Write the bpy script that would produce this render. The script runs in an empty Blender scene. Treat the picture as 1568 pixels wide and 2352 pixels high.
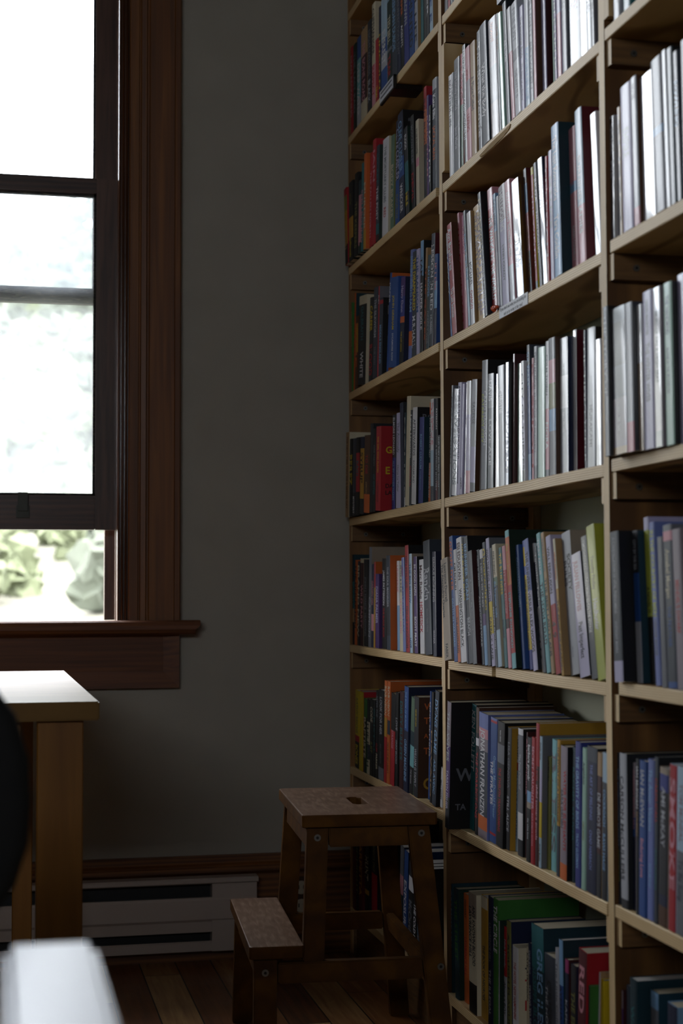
import bpy, bmesh, math, random
from mathutils import Vector, Matrix
C = bpy.context.scene.collection
PI = math.pi
random.seed(7)
REARWIN = (-2.35, -.35, 1.85, 2.33)      # x and z range of the window behind the camera
SKY, SKYCOL, EXPO = 18.5, (.95, .96, 1.0, 1), 0.0

# ------------------------------------------------------------------ helpers
def hexrgb(h):
    v = [int(h[i:i+2], 16) / 255 for i in (0, 2, 4)]
    return tuple(((c / 12.92) if c <= .04045 else ((c + .055) / 1.055) ** 2.4) for c in v) + (1.0,)

def link(name, me, m=None, parent=None):
    o = bpy.data.objects.new(name, me)
    C.objects.link(o)
    if m is not None and me is not None:
        for mm in (m if isinstance(m, list) else [m]):
            me.materials.append(mm)
    if parent is not None:
        o.parent = parent
    return o

def tag(o, label=None, cat=None, group=None, kind=None):
    if label: o['label'] = label
    if cat: o['category'] = cat
    if group: o['group'] = group
    if kind: o['kind'] = kind
    return o

def empty(name, loc=(0, 0, 0), rz=0.0, label=None, cat=None, group=None, kind=None, parent=None):
    o = bpy.data.objects.new(name, None)
    C.objects.link(o)
    o.location = loc
    o.rotation_euler = (0, 0, rz)
    o.empty_display_size = .05
    if parent is not None: o.parent = parent
    return tag(o, label, cat, group, kind)

class MB:
    """collects shapes; verts in the frame of the thing they will hang on"""
    def __init__(s): s.bm = bmesh.new()
    def hexa(s, p):           # 8 points: bottom ring 0-3, top ring 4-7
        v = [s.bm.verts.new(q) for q in p]
        for f in ((3, 2, 1, 0), (4, 5, 6, 7), (0, 1, 5, 4), (1, 2, 6, 5), (2, 3, 7, 6), (3, 0, 4, 7)):
            s.bm.faces.new([v[i] for i in f])
        return s
    def box(s, x0, x1, y0, y1, z0, z1):
        return s.hexa([(x0, y0, z0), (x1, y0, z0), (x1, y1, z0), (x0, y1, z0), (x0, y0, z1), (x1, y0, z1), (x1, y1, z1), (x0, y1, z1)])
    def prism(s, prof, axis, a, b):   # 2-D profile extruded along an axis
        def pt(u, v, w):
            return {'x': (w, u, v), 'y': (u, w, v), 'z': (u, v, w)}[axis]
        A = [s.bm.verts.new(pt(u, v, a)) for u, v in prof]
        B = [s.bm.verts.new(pt(u, v, b)) for u, v in prof]
        n = len(prof)
        s.bm.faces.new(A[::-1]); s.bm.faces.new(B)
        for i in range(n):
            s.bm.faces.new([A[i], A[(i + 1) % n], B[(i + 1) % n], B[i]])
        return s
    def cyl(s, c, r, h, axis='z', n=20, r2=None):
        r2 = r if r2 is None else r2
        def pt(k, rr, w):
            a = 2 * PI * k / n; u, v = rr * math.cos(a), rr * math.sin(a)
            return {'x': (c[0] + w, c[1] + u, c[2] + v), 'y': (c[0] + u, c[1] + w, c[2] + v), 'z': (c[0] + u, c[1] + v, c[2] + w)}[axis]
        A = [s.bm.verts.new(pt(k, r, 0)) for k in range(n)]
        B = [s.bm.verts.new(pt(k, r2, h)) for k in range(n)]
        s.bm.faces.new(A[::-1]); s.bm.faces.new(B)
        for k in range(n):
            s.bm.faces.new([A[k], A[(k + 1) % n], B[(k + 1) % n], B[k]])
        return s
    def bevel(s, w, seg=2):
        bmesh.ops.recalc_face_normals(s.bm, faces=s.bm.faces[:])
        bmesh.ops.bevel(s.bm, geom=s.bm.edges[:], offset=w, segments=seg, affect='EDGES', clamp_overlap=True)
        return s
    def build(s, name, m, parent=None, smooth=False, sub=0):
        bmesh.ops.recalc_face_normals(s.bm, faces=s.bm.faces[:])
        me = bpy.data.meshes.new(name)
        s.bm.to_mesh(me); s.bm.free()
        o = link(name, me, m, parent)
        if smooth:
            for p in me.polygons: p.use_smooth = True
        if sub:
            md = o.modifiers.new('smooth', 'SUBSURF'); md.levels = sub; md.render_levels = sub
        return o

# ------------------------------------------------------------------ materials
MATS = {}
def newmat(name):
    m = bpy.data.materials.new(name); m.use_nodes = True
    nt = m.node_tree
    return m, nt, nt.nodes['Principled BSDF']

def wood(name, c1, c2, stretch, rough=.5, rings=0.0, bump=.15, coat=0.0, freq=9.0, c3=None):
    """grain runs along the axis with the small stretch number"""
    m, nt, b = newmat(name)
    N, L = nt.nodes, nt.links
    tc = N.new('ShaderNodeTexCoord'); oi = N.new('ShaderNodeObjectInfo')
    add = N.new('ShaderNodeVectorMath'); add.operation = 'ADD'
    sc = N.new('ShaderNodeVectorMath'); sc.operation = 'SCALE'; sc.inputs['Scale'].default_value = 13.0
    cmb = N.new('ShaderNodeCombineXYZ')
    for i in range(3): L.new(oi.outputs['Random'], cmb.inputs[i])
    L.new(cmb.outputs[0], sc.inputs[0]); L.new(tc.outputs['Object'], add.inputs[0]); L.new(sc.outputs[0], add.inputs[1])
    mp = N.new('ShaderNodeMapping'); mp.inputs['Scale'].default_value = stretch
    L.new(add.outputs[0], mp.inputs['Vector'])
    n1 = N.new('ShaderNodeTexNoise'); n1.inputs['Scale'].default_value = freq; n1.inputs['Detail'].default_value = 6; n1.inputs['Distortion'].default_value = .6
    L.new(mp.outputs[0], n1.inputs['Vector'])
    wv = N.new('ShaderNodeTexWave'); wv.wave_type = 'RINGS'; wv.inputs['Scale'].default_value = freq * .35
    wv.inputs['Distortion'].default_value = 5; wv.inputs['Detail'].default_value = 2; wv.inputs['Detail Scale'].default_value = .8
    L.new(mp.outputs[0], wv.inputs['Vector'])
    mx = N.new('ShaderNodeMix'); mx.data_type = 'FLOAT'; mx.inputs[0].default_value = rings
    L.new(n1.outputs['Fac'], mx.inputs[2]); L.new(wv.outputs['Fac'], mx.inputs[3])
    cr = N.new('ShaderNodeValToRGB')
    cr.color_ramp.elements[0].position = .3; cr.color_ramp.elements[0].color = hexrgb(c1)
    cr.color_ramp.elements[1].position = .72; cr.color_ramp.elements[1].color = hexrgb(c2)
    if c3:
        e = cr.color_ramp.elements.new(.5); e.color = hexrgb(c3)
    L.new(mx.outputs[0], cr.inputs[0]); L.new(cr.outputs[0], b.inputs['Base Color'])
    b.inputs['Roughness'].default_value = rough
    b.inputs['Coat Weight'].default_value = coat; b.inputs['Coat Roughness'].default_value = .25
    bp = N.new('ShaderNodeBump'); bp.inputs['Strength'].default_value = bump; bp.inputs['Distance'].default_value = .002
    L.new(mx.outputs[0], bp.inputs['Height']); L.new(bp.outputs[0], b.inputs['Normal'])
    return m

def plain(name, col, rough=.5, noise=.06, bump=0.0, scale=40, metal=0.0, coat=0.0, coatr=.15, spec=.5, aniso=(1, 1, 1)):
    m, nt, b = newmat(name)
    N, L = nt.nodes, nt.links
    tc = N.new('ShaderNodeTexCoord'); mp = N.new('ShaderNodeMapping'); mp.inputs['Scale'].default_value = aniso
    L.new(tc.outputs['Object'], mp.inputs['Vector'])
    n1 = N.new('ShaderNodeTexNoise'); n1.inputs['Scale'].default_value = scale; n1.inputs['Detail'].default_value = 5
    L.new(mp.outputs[0], n1.inputs['Vector'])
    c = hexrgb(col)
    cr = N.new('ShaderNodeValToRGB')
    cr.color_ramp.elements[0].position = .3; cr.color_ramp.elements[1].position = .7
    cr.color_ramp.elements[0].color = tuple(x * (1 - noise) for x in c[:3]) + (1,)
    cr.color_ramp.elements[1].color = tuple(min(1, x * (1 + noise)) for x in c[:3]) + (1,)
    L.new(n1.outputs['Fac'], cr.inputs[0]); L.new(cr.outputs[0], b.inputs['Base Color'])
    b.inputs['Roughness'].default_value = rough; b.inputs['Metallic'].default_value = metal
    b.inputs['Specular IOR Level'].default_value = spec
    b.inputs['Coat Weight'].default_value = coat; b.inputs['Coat Roughness'].default_value = coatr
    if bump:
        bp = N.new('ShaderNodeBump'); bp.inputs['Strength'].default_value = bump; bp.inputs['Distance'].default_value = .002
        L.new(n1.outputs['Fac'], bp.inputs['Height']); L.new(bp.outputs[0], b.inputs['Normal'])
        if coat: L.new(bp.outputs[0], b.inputs['Coat Normal'])
    return m

def pine(name, light, dark, axis='Z', along=.3, rough=.55, scale=85, dist=14):
    """softwood with fine growth lines that run along the board and wander a little"""
    m, nt, b = newmat(name)
    N, L = nt.nodes, nt.links
    tc = N.new('ShaderNodeTexCoord'); oi = N.new('ShaderNodeObjectInfo')
    cmb = N.new('ShaderNodeCombineXYZ'); sc = N.new('ShaderNodeVectorMath'); sc.operation = 'SCALE'; sc.inputs['Scale'].default_value = 3.0
    for i in range(3): L.new(oi.outputs['Random'], cmb.inputs[i])
    L.new(cmb.outputs[0], sc.inputs[0])
    mp = N.new('ShaderNodeMapping'); s = [1, 1, 1]; s[{'Z': 1, 'Y': 2, 'X': 1}[axis]] = along; mp.inputs['Scale'].default_value = s
    ad = N.new('ShaderNodeVectorMath'); ad.operation = 'ADD'
    L.new(tc.outputs['Object'], mp.inputs['Vector']); L.new(mp.outputs[0], ad.inputs[0]); L.new(sc.outputs[0], ad.inputs[1])
    wv = N.new('ShaderNodeTexWave'); wv.wave_type = 'BANDS'; wv.bands_direction = axis
    wv.inputs['Scale'].default_value = scale; wv.inputs['Distortion'].default_value = dist
    wv.inputs['Detail'].default_value = 1.2; wv.inputs['Detail Scale'].default_value = .10; wv.inputs['Detail Roughness'].default_value = .35
    L.new(ad.outputs[0], wv.inputs['Vector'])
    cr = N.new('ShaderNodeValToRGB'); e = cr.color_ramp.elements
    e[0].position = .0; e[0].color = hexrgb(dark); e[1].position = .45; e[1].color = hexrgb(light)
    L.new(wv.outputs['Fac'], cr.inputs[0])
    n2 = N.new('ShaderNodeTexNoise'); n2.inputs['Scale'].default_value = 9; n2.inputs['Detail'].default_value = 5; L.new(ad.outputs[0], n2.inputs['Vector'])
    c2 = N.new('ShaderNodeValToRGB'); c2.color_ramp.elements[0].position = .3; c2.color_ramp.elements[0].color = (.72, .66, .58, 1); c2.color_ramp.elements[1].position = .65; c2.color_ramp.elements[1].color = (1, 1, 1, 1)
    L.new(n2.outputs['Fac'], c2.inputs[0])
    vo = N.new('ShaderNodeTexVoronoi'); vo.inputs['Scale'].default_value = 3.2; L.new(ad.outputs[0], vo.inputs['Vector'])
    kn = N.new('ShaderNodeMapRange'); kn.inputs[1].default_value = .03; kn.inputs[2].default_value = .07; kn.inputs[3].default_value = .28; kn.inputs[4].default_value = 1.0
    L.new(vo.outputs['Distance'], kn.inputs[0])
    mx = N.new('ShaderNodeMix'); mx.data_type = 'RGBA'; mx.blend_type = 'MULTIPLY'; mx.inputs[0].default_value = 1
    L.new(cr.outputs[0], mx.inputs[6]); L.new(c2.outputs[0], mx.inputs[7])
    m2 = N.new('ShaderNodeMix'); m2.data_type = 'RGBA'; m2.blend_type = 'MULTIPLY'; m2.inputs[0].default_value = 1
    L.new(mx.outputs[2], m2.inputs[6]); L.new(kn.outputs[0], m2.inputs[7])
    L.new(m2.outputs[2], b.inputs['Base Color'])
    b.inputs['Roughness'].default_value = rough
    bp = N.new('ShaderNodeBump'); bp.inputs['Strength'].default_value = .2; bp.inputs['Distance'].default_value = .001
    L.new(wv.outputs['Fac'], bp.inputs['Height']); L.new(bp.outputs[0], b.inputs['Normal'])
    return m

M = {}
M['pine'] = pine('pine_edge', 'f0d6a4', 'bc945c')
M['pine_under'] = pine('pine_underside', 'd2ab6c', '9c763e')  # darker copy of the shelf pine, shade put into the colour
M['pine_up'] = pine('pine_upright', 'eed4a4', 'ba945e', axis='Y')
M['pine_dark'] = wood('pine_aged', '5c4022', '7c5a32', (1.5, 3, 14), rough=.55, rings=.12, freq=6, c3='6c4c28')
M['chip'] = wood('split_wood', '7a5c2c', 'c09c60', (6, .3, 22), rough=.8, rings=.5, freq=14, bump=.8)
M['casing'] = wood('stained_casing', '55300e', '7c4c1a', (14, 14, .5), rough=.55, rings=.25, freq=6, coat=.06, c3='683c12')
M['casing_h'] = wood('stained_casing_level', '4c2a0e', '764618', (.5, 14, 14), rough=.6, rings=.06, freq=6, coat=.05, c3='613516')
M['bead'] = wood('stop_bead_wood', '4a2a14', '77482a', (14, 14, .5), rough=.2, rings=.2, freq=6, coat=1.0, c3='5e3820')
M['patina'] = plain('patinated_lift', '2c3126', rough=.5, noise=.3)
M['sash'] = wood('sash_wood', '38241b', '5e4032', (12, 12, .8), rough=.45, rings=.2, freq=7, coat=.15)
M['sash_h'] = wood('sash_wood_level', '2c1b14', '52362a', (.8, 12, 12), rough=.45, rings=.2, freq=7, coat=.15)
M['weathered'] = wood('weathered_rail', '15171c', '6b6250', (5, 30, 30), rough=.85, rings=.1, freq=9, bump=.6, c3='2c2a2a')
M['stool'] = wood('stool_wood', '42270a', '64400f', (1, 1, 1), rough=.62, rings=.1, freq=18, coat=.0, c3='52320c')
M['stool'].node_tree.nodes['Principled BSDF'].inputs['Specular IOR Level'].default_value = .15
M['stool_top'] = wood('stool_worn_sheen_top', '765844', 'aa8f7c', (12, 1.6, 1), rough=.38, rings=.1, freq=10, coat=.3, bump=.3, c3='886a56')  # scratched top; the window's greyish sheen is also put into this paler colour
M['table'] = wood('table_wood', '6c4e20', '8e6c38', (1, 9, 1), rough=.5, rings=.35, freq=5, coat=.08, c3='7c5c2a')
M['table'].node_tree.nodes['Principled BSDF'].inputs['Specular IOR Level'].default_value = .25
M['table_leg'] = wood('table_leg_wood', '704610', '8a5c1e', (9, 9, .6), rough=.4, rings=.3, freq=5, coat=.1)
M['base'] = wood('skirting_wood', '4c2a12', '7c4c22', (.5, 12, 14), rough=.45, rings=.3, freq=7, coat=.1)
M['wall'] = plain('wall_paint', '9a958a', rough=.75, noise=.05, bump=.12, scale=7)
M['wall_pale'] = plain('wall_paint_pale', 'b4b8a0', rough=.8, noise=.04, bump=.1, scale=9)
M['room'] = plain('far_room_paint', '3c362e', rough=.85, noise=.05)
M['pine_side'] = wood('pine_side', '5a3b1c', '8c6434', (7, 8, .35), rough=.5, rings=.4, freq=6, c3='744f26')  # aged brown, darkened further by shade painted into the tone
M['ceiling'] = plain('ceiling_paint', '827e76', rough=.85, noise=.03)
M['heater'] = plain('heater_enamel', 'a89a90', rough=.4, noise=.03, scale=5)
M['heater_in'] = plain('heater_fins', '0c0d0d', rough=.6, noise=.3, scale=300, aniso=(1, .01, .01))
M['black'] = plain('black_fabric', '040405', rough=.85, noise=.3, bump=.3, scale=200)
M['black_pl'] = plain('black_plastic', '0b0b0c', rough=.28, noise=.1, bump=.04, scale=60, coat=.3)
M['arm'] = plain('arm_plastic', '747b90', rough=.45, noise=.02, coat=.5, coatr=.35)
M['metal'] = plain('screw_metal', '8c8c88', rough=.4, metal=1.0)
M['screw_hole'] = plain('screw_recess', '0a0a0a', rough=.6)
M['chrome'] = plain('chair_metal', '55585c', rough=.25, metal=1.0)
M['paper'] = plain('page_edges', 'bdb49c', rough=.9, noise=.12, bump=.3, scale=300, aniso=(.1, 8, .1))
M['paper_w'] = plain('page_edges_white', 'c2c0bc', rough=.9, noise=.08, bump=.3, scale=300, aniso=(.1, 8, .1))
M['label_paper'] = plain('label_paper', 'c9cbd2', rough=.5, noise=.02)
M['ink'] = plain('label_ink', '50525a', rough=.7)
M['outlet'] = plain('ivory_plastic', 'a69c88', rough=.4, noise=.02)
M['outlet_plate'] = plain('brown_plate', '3a2415', rough=.4)
M['orange'] = plain('orange_clip', 'd8541c', rough=.35, noise=.05, coat=.3)

def floor_mat():
    m, nt, b = newmat('floor_planks')
    N, L = nt.nodes, nt.links
    tc = N.new('ShaderNodeTexCoord'); sp = N.new('ShaderNodeSeparateXYZ')
    L.new(tc.outputs['Object'], sp.inputs[0])
    def math_(op, a, bb=None, c=None):
        n = N.new('ShaderNodeMath'); n.operation = op
        for i, v in enumerate((a, bb, c)):
            if v is None: continue
            if isinstance(v, (int, float)): n.inputs[i].default_value = v
            else: L.new(v, n.inputs[i])
        return n.outputs[0]
    u = math_('DIVIDE', sp.outputs['X'], .089)
    pid = math_('FLOOR', u); fr = math_('FRACT', u)
    off = math_('MULTIPLY', pid, .733)
    w = math_('DIVIDE', math_('ADD', sp.outputs['Y'], off), 1.7)
    pj = math_('FLOOR', w); fw = math_('FRACT', w)
    cm = N.new('ShaderNodeCombineXYZ'); L.new(pid, cm.inputs[0]); L.new(pj, cm.inputs[1])
    wn = N.new('ShaderNodeTexWhiteNoise'); L.new(cm.outputs[0], wn.inputs['Vector'])
    mp = N.new('ShaderNodeMapping'); mp.inputs['Scale'].default_value = (26, 1.6, 1)
    L.new(tc.outputs['Object'], mp.inputs['Vector'])
    av = N.new('ShaderNodeVectorMath'); av.operation = 'ADD'; L.new(mp.outputs[0], av.inputs[0]); L.new(wn.outputs['Color'], av.inputs[1])
    ns = N.new('ShaderNodeTexNoise'); ns.inputs['Scale'].default_value = 3; ns.inputs['Detail'].default_value = 7; ns.inputs['Distortion'].default_value = .5
    L.new(av.outputs[0], ns.inputs['Vector'])
    mixv = math_('ADD', math_('MULTIPLY', wn.outputs['Value'], .55), math_('MULTIPLY', ns.outputs['Fac'], .6))
    cr = N.new('ShaderNodeValToRGB')
    e = cr.color_ramp.elements
    e[0].position = .2; e[0].color = hexrgb('381808'); e[1].position = .9; e[1].color = hexrgb('b89560')
    x = e.new(.55); x.color = hexrgb('7e4e26')
    L.new(mixv, cr.inputs[0])
    g1 = math_('LESS_THAN', fr, .035); g2 = math_('LESS_THAN', fw, .002)
    gap = math_('MAXIMUM', g1, g2)
    mx = N.new('ShaderNodeMix'); mx.data_type = 'RGBA'; L.new(gap, mx.inputs[0]); L.new(cr.outputs[0], mx.inputs[6]); mx.inputs[7].default_value = hexrgb('120b06')
    L.new(mx.outputs[2], b.inputs['Base Color'])
    big = N.new('ShaderNodeTexNoise'); big.inputs['Scale'].default_value = 6; big.inputs['Detail'].default_value = 4; L.new(tc.outputs['Object'], big.inputs['Vector'])
    L.new(math_('MULTIPLY_ADD', big.outputs['Fac'], .35, .25), b.inputs['Roughness'])
    hgt = math_('SUBTRACT', math_('MULTIPLY', ns.outputs['Fac'], .2), gap)
    bp = N.new('ShaderNodeBump'); bp.inputs['Strength'].default_value = .5; bp.inputs['Distance'].default_value = .003
    L.new(hgt, bp.inputs['Height']); L.new(bp.outputs[0], b.inputs['Normal'])
    return m
M['floor'] = floor_mat()

def glass_mat():
    m = bpy.data.materials.new('old_window_glass'); m.use_nodes = True
    nt = m.node_tree; N, L = nt.nodes, nt.links
    for n in list(N): N.remove(n)
    out = N.new('ShaderNodeOutputMaterial')
    tr = N.new('ShaderNodeBsdfTransparent'); tr.inputs[0].default_value = (.9, .92, .93, 1)
    gl = N.new('ShaderNodeBsdfGlossy'); gl.inputs['Roughness'].default_value = .02
    du = N.new('ShaderNodeBsdfTranslucent'); du.inputs[0].default_value = (.85, .88, .92, 1)
    fz = N.new('ShaderNodeFresnel'); fz.inputs['IOR'].default_value = 1.45
    m1 = N.new('ShaderNodeMixShader'); L.new(fz.outputs[0], m1.inputs[0]); L.new(tr.outputs[0], m1.inputs[1]); L.new(gl.outputs[0], m1.inputs[2])
    tc = N.new('ShaderNodeTexCoord'); ns = N.new('ShaderNodeTexNoise'); ns.inputs['Scale'].default_value = 9; ns.inputs['Detail'].default_value = 8
    L.new(tc.outputs['Object'], ns.inputs['Vector'])
    mr = N.new('ShaderNodeMapRange'); mr.inputs[1].default_value = .3; mr.inputs[2].default_value = .8; mr.inputs[3].default_value = .06; mr.inputs[4].default_value = .14
    L.new(ns.outputs['Fac'], mr.inputs[0])
    m2 = N.new('ShaderNodeMixShader'); L.new(mr.outputs[0], m2.inputs[0]); L.new(m1.outputs[0], m2.inputs[1]); L.new(du.outputs[0], m2.inputs[2])
    L.new(m2.outputs[0], out.inputs[0])
    return m
M['glass'] = glass_mat()

# ------------------------------------------------------------------ room shell
X_SHELF = .900            # front plane of the bookcase
X_WALL = 1.0935           # wall behind the bookcase
Y_BACK = 4.0194           # wall with the window
X_LEFT, Y_REAR, H = -2.7, -2.0, 3.5
WX0, WX1, WZ0, WZ1 = -.72, .326, .840, 2.95     # window opening

def struct(name, mb, m, **k):
    return tag(mb.build(name, m, **k), kind='structure')

struct('floor', MB().box(X_LEFT - .1, X_WALL + .1, Y_REAR - .1, Y_BACK + .2, -.05, 0), M['floor'])
struct('ceiling', MB().box(X_LEFT - .1, X_WALL + .1, Y_REAR - .1, Y_BACK + .2, H, H + .08), M['ceiling'])
wb = MB()
T = .20
wb.box(X_LEFT - .1, WX0, Y_BACK, Y_BACK + T, 0, H); wb.box(WX1, X_WALL + .1, Y_BACK, Y_BACK + T, 0, H)
wb.box(WX0, WX1, Y_BACK, Y_BACK + T, 0, WZ0 - .03); wb.box(WX0, WX1, Y_BACK, Y_BACK + T, WZ1, H)
struct('wall_back', wb, M['wall'])
struct('wall_right', MB().box(X_WALL, X_WALL + .1, Y_REAR, Y_BACK, 0, H), M['wall_pale'])
LX0, LX1, LZ0, LZ1 = REARWIN
wl = MB()
wl.box(X_LEFT, LX0, Y_REAR - .1, Y_REAR, 0, H); wl.box(LX1, X_WALL, Y_REAR - .1, Y_REAR, 0, H)
wl.box(LX0, LX1, Y_REAR - .1, Y_REAR, 0, LZ0); wl.box(LX0, LX1, Y_REAR - .1, Y_REAR, LZ1, H)
struct('wall_front', wl, M['room'])
struct('wall_left', MB().box(X_LEFT - .1, X_LEFT, Y_REAR - .1, Y_BACK, 0, H), M['room'])

# skirting board with a moulded cap
sk = MB()
sk.prism([(Y_BACK, 0), (Y_BACK - .018, 0), (Y_BACK - .018, .085), (Y_BACK - .023, .092), (Y_BACK - .018, .099), (Y_BACK - .018, .106), (Y_BACK - .022, .112), (Y_BACK - .018, .118),
          (Y_BACK - .018, .212), (Y_BACK - .025, .220), (Y_BACK - .025, .230), (Y_BACK - .020, .236), (Y_BACK - .024, .243), (Y_BACK - .014, .2607), (Y_BACK, .2607)], 'x', X_LEFT + .001, X_WALL - .001)
struct('baseboard_back', sk, M['base'])

# ------------------------------------------------------------------ the sash window
win = empty('window_1', (0, Y_BACK, 0), kind='structure')
def wpart(name, mb, m, parent=win, bev=0, **k):
    if bev: mb.bevel(bev)
    return mb.build(name, m, parent, **k)
# casing boards (y here is measured from the wall face; room side is negative)
for sx in (1, -1):
    def X(v): return v if sx > 0 else (WX0 + WX1) - v
    def pr(a):
        return [(X(u), -w) for u, w in a]
    mb = MB().prism(pr([(.326, 0), (.326, .016), (.329, .020), (.350, .020), (.352, .017), (.3545, .017), (.357, .022), (.369, .025), (.372, .021), (.376, .021), (.379, .024), (.441, .024), (.443, .030), (.455, .030), (.458, .026), (.458, 0)]), 'z', .858, 3.09)
    wpart('side_casing', mb, M['casing'])
    # three beads of the stop moulding
    mb = MB().box(min(X(.296), X(.3262)), max(X(.296), X(.3262)), -.002, .03, .858, WZ1)
    for c in (.301, .311, .3205):
        mb.prism([(X(c) + .0034 * math.cos(PI * t / 6), -.002 - .0125 * math.sin(PI * t / 6)) for t in range(7)], 'z', .858, WZ1)
    wpart('stop_moulding', mb, M['bead'])
    mb = MB().box(min(X(.275), X(.3262)), max(X(.275), X(.3262)), .098, .13, .858, WZ1)
    wpart('outer_frame', mb, M['sash'])
    mb = MB().box(min(X(.318), X(.3262)), max(X(.318), X(.3262)), .03, .098, .858, WZ1)
    wpart('jamb', mb, M['sash'])
    mb = MB().box(min(X(.304), X(.318)), max(X(.304), X(.318)), .058, .064, .858, WZ1)
    wpart('parting_bead', mb, M['sash'])
wpart('head_casing', MB().box(WX0 - .15, .476, -.032, 0, 2.95, 3.11), M['casing_h'])
wpart('head_jamb', MB().box(WX0, WX1, .0, .13, 2.93, WZ1), M['sash_h'])
wpart('outer_sill', MB().hexa([(WX0, .028, .80), (WX1, .028, .80), (WX1, .24, .78), (WX0, .24, .78), (WX0, .028, .853), (WX1, .028, .853), (WX1, .24, .832), (WX0, .24, .832)]), M['weathered'])
# stool (inner sill) with rounded nose, then the panelled apron under it
zs, zt_ = .8235, .8585
nose = [(.03, zs), (-.052, zs), (-.058, zs + .004), (-.062, zs + .0125), (-.062, zs + .0225), (-.058, zs + .031), (-.052, zt_), (.03, zt_)]
o = MB().prism(nose, 'x', WX0 - .178, .506)
for v in o.bm.verts:
    if v.co.x > .45 and v.co.z < zs + .013: v.co.x -= .012
wpart('window_stool', o, M['casing_h'])
ap = MB()
ax0, ax1, az0, az1 = WX0 - .13, .456, .6876, .8235
ap.box(ax0, ax1, -.016, 0, az0, az1)
ap.hexa([(ax0, -.026, az0), (ax1, -.026, az0), (ax1, 0, az0), (ax0, 0, az0), (ax0 + .04, -.018, az0 + .042), (ax1 - .04, -.018, az0 + .042), (ax1 - .04, 0, az0 + .042), (ax0 + .04, 0, az0 + .042)])
for s_, xe in ((1, ax1), (-1, ax0)):
    ap.hexa([(xe, -.026, az0), (xe, 0, az0), (xe - s_ * .04, 0, az0 + .042), (xe - s_ * .04, -.018, az0 + .042), (xe, -.026, az1), (xe, 0, az1), (xe - s_ * .04, 0, az1), (xe - s_ * .04, -.018, az1)])
wpart('apron', ap, M['casing_h'])

def sash(name, x0, x1, z0, z1, y0, y1, stile, rb, rt, mbr, label):
    s = empty(name, (0, 0, 0), parent=win)
    for a, b_ in ((x0, x0 + stile), (x1 - stile, x1)):
        wpart('stile', MB().box(a, b_, y0, y1, z0, z1), M['sash'], s, bev=.002)
    wpart('bottom_rail', MB().box(x0 + stile, x1 - stile, y0, y1, z0, z0 + rb), mbr, s, bev=.002)
    wpart('top_rail', MB().box(x0 + stile, x1 - stile, y0, y1, z1 - rt, z1), M['sash_h'], s, bev=.002)
    pt = MB()
    gx0, gx1, gz0, gz1 = x0 + stile, x1 - stile, z0 + rb, z1 - rt
    for (a, b_, c, d_) in ((gx0, gx1, gz0, gz0 + .006), (gx0, gx1, gz1 - .006, gz1), (gx0, gx0 + .006, gz0, gz1), (gx1 - .006, gx1, gz0, gz1)):
        pt.box(a, b_, y0 + .012, y1 - .004, c, d_)
    wpart('glazing_bead', pt, M['weathered'], s)
    ym = (y0 + y1) / 2 + .003
    wpart('pane', MB().box(gx0, gx1, ym, ym + .003, gz0, gz1), M['glass'], s)
    return s
lo = sash('lower_sash', WX0 + .012, .314, 1.089, 1.996, .018, .052, .069, .087, .040, M['sash_h'], 'raised')
up = sash('upper_sash', WX0 + .012, .314, 1.678, 2.928, .066, .097, .069, .036, .05, M['weathered'], 'dropped')
wpart('sash_lift', MB().box(.052, .077, .006, .018, 1.135, 1.182).box(.048, .081, .012, .018, 1.118, 1.150), M['patina'], lo, bev=.001)

# a second window behind the camera, outside the frame
w2 = empty('window_2', (0, Y_REAR, 0), kind='structure')
for nm, mb in (('side_casing', MB().box(LX0 - .1, LX0, 0, .02, LZ0 - .1, LZ1 + .1)), ('side_casing', MB().box(LX1, LX1 + .1, 0, .02, LZ0 - .1, LZ1 + .1)),
               ('head_casing', MB().box(LX0, LX1, 0, .02, LZ1, LZ1 + .1)), ('apron', MB().box(LX0, LX1, 0, .02, LZ0 - .12, LZ0)),
               ('meeting_rail', MB().box(LX0, LX1, -.06, -.03, (LZ0 + LZ1) / 2 - .02, (LZ0 + LZ1) / 2 + .02))):
    wpart(nm, mb, M['casing'], w2)
wpart('pane', MB().box(LX0, LX1, -.05, -.047, LZ0, LZ1), M['glass'], w2)

# ------------------------------------------------------------------ baseboard heater
ht = empty('baseboard_heater', (0, Y_BACK - .027, 0), label='long pale metal baseboard heater below the window wall', cat='heater')
hx0, hx1 = -1.35, .648
B = 0.0
ht_mb = MB().box(hx0, hx1, -.003, B, .034, .205)
ht_mb.build('back_panel', M['heater_in'], ht)
MB().prism([(B, .214), (-.040, .214), (-.044, .210), (-.044, .203), (-.040, .200), (-.036, .205), (B, .205)], 'x', hx0, hx1 + .004).build('top_cap', M['heater'], ht)
MB().prism([(-.030, .166), (-.040, .166), (-.044, .160), (-.044, .113), (-.038, .106), (-.036, .080), (-.030, .080)], 'x', hx0, hx1).build('front_panel', M['heater'], ht)
MB().prism([(B, .034), (-.040, .034), (-.040, .054), (-.034, .058), (-.030, .054), (B, .040)], 'x', hx0, hx1).build('bottom_rail', M['heater'], ht)
MB().prism([(B, .033), (-.041, .033), (-.041, .199), (-.030, .203), (B, .203)], 'x', .535, hx1).build('end_box', M['heater'], ht)
fn = MB()
x = hx0 + .03
while x < .53:
    fn.box(x, x + .0015, -.026, -.004, .09, .155); x += .012
fn.build('fins', M['heater_in'], ht)

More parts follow.
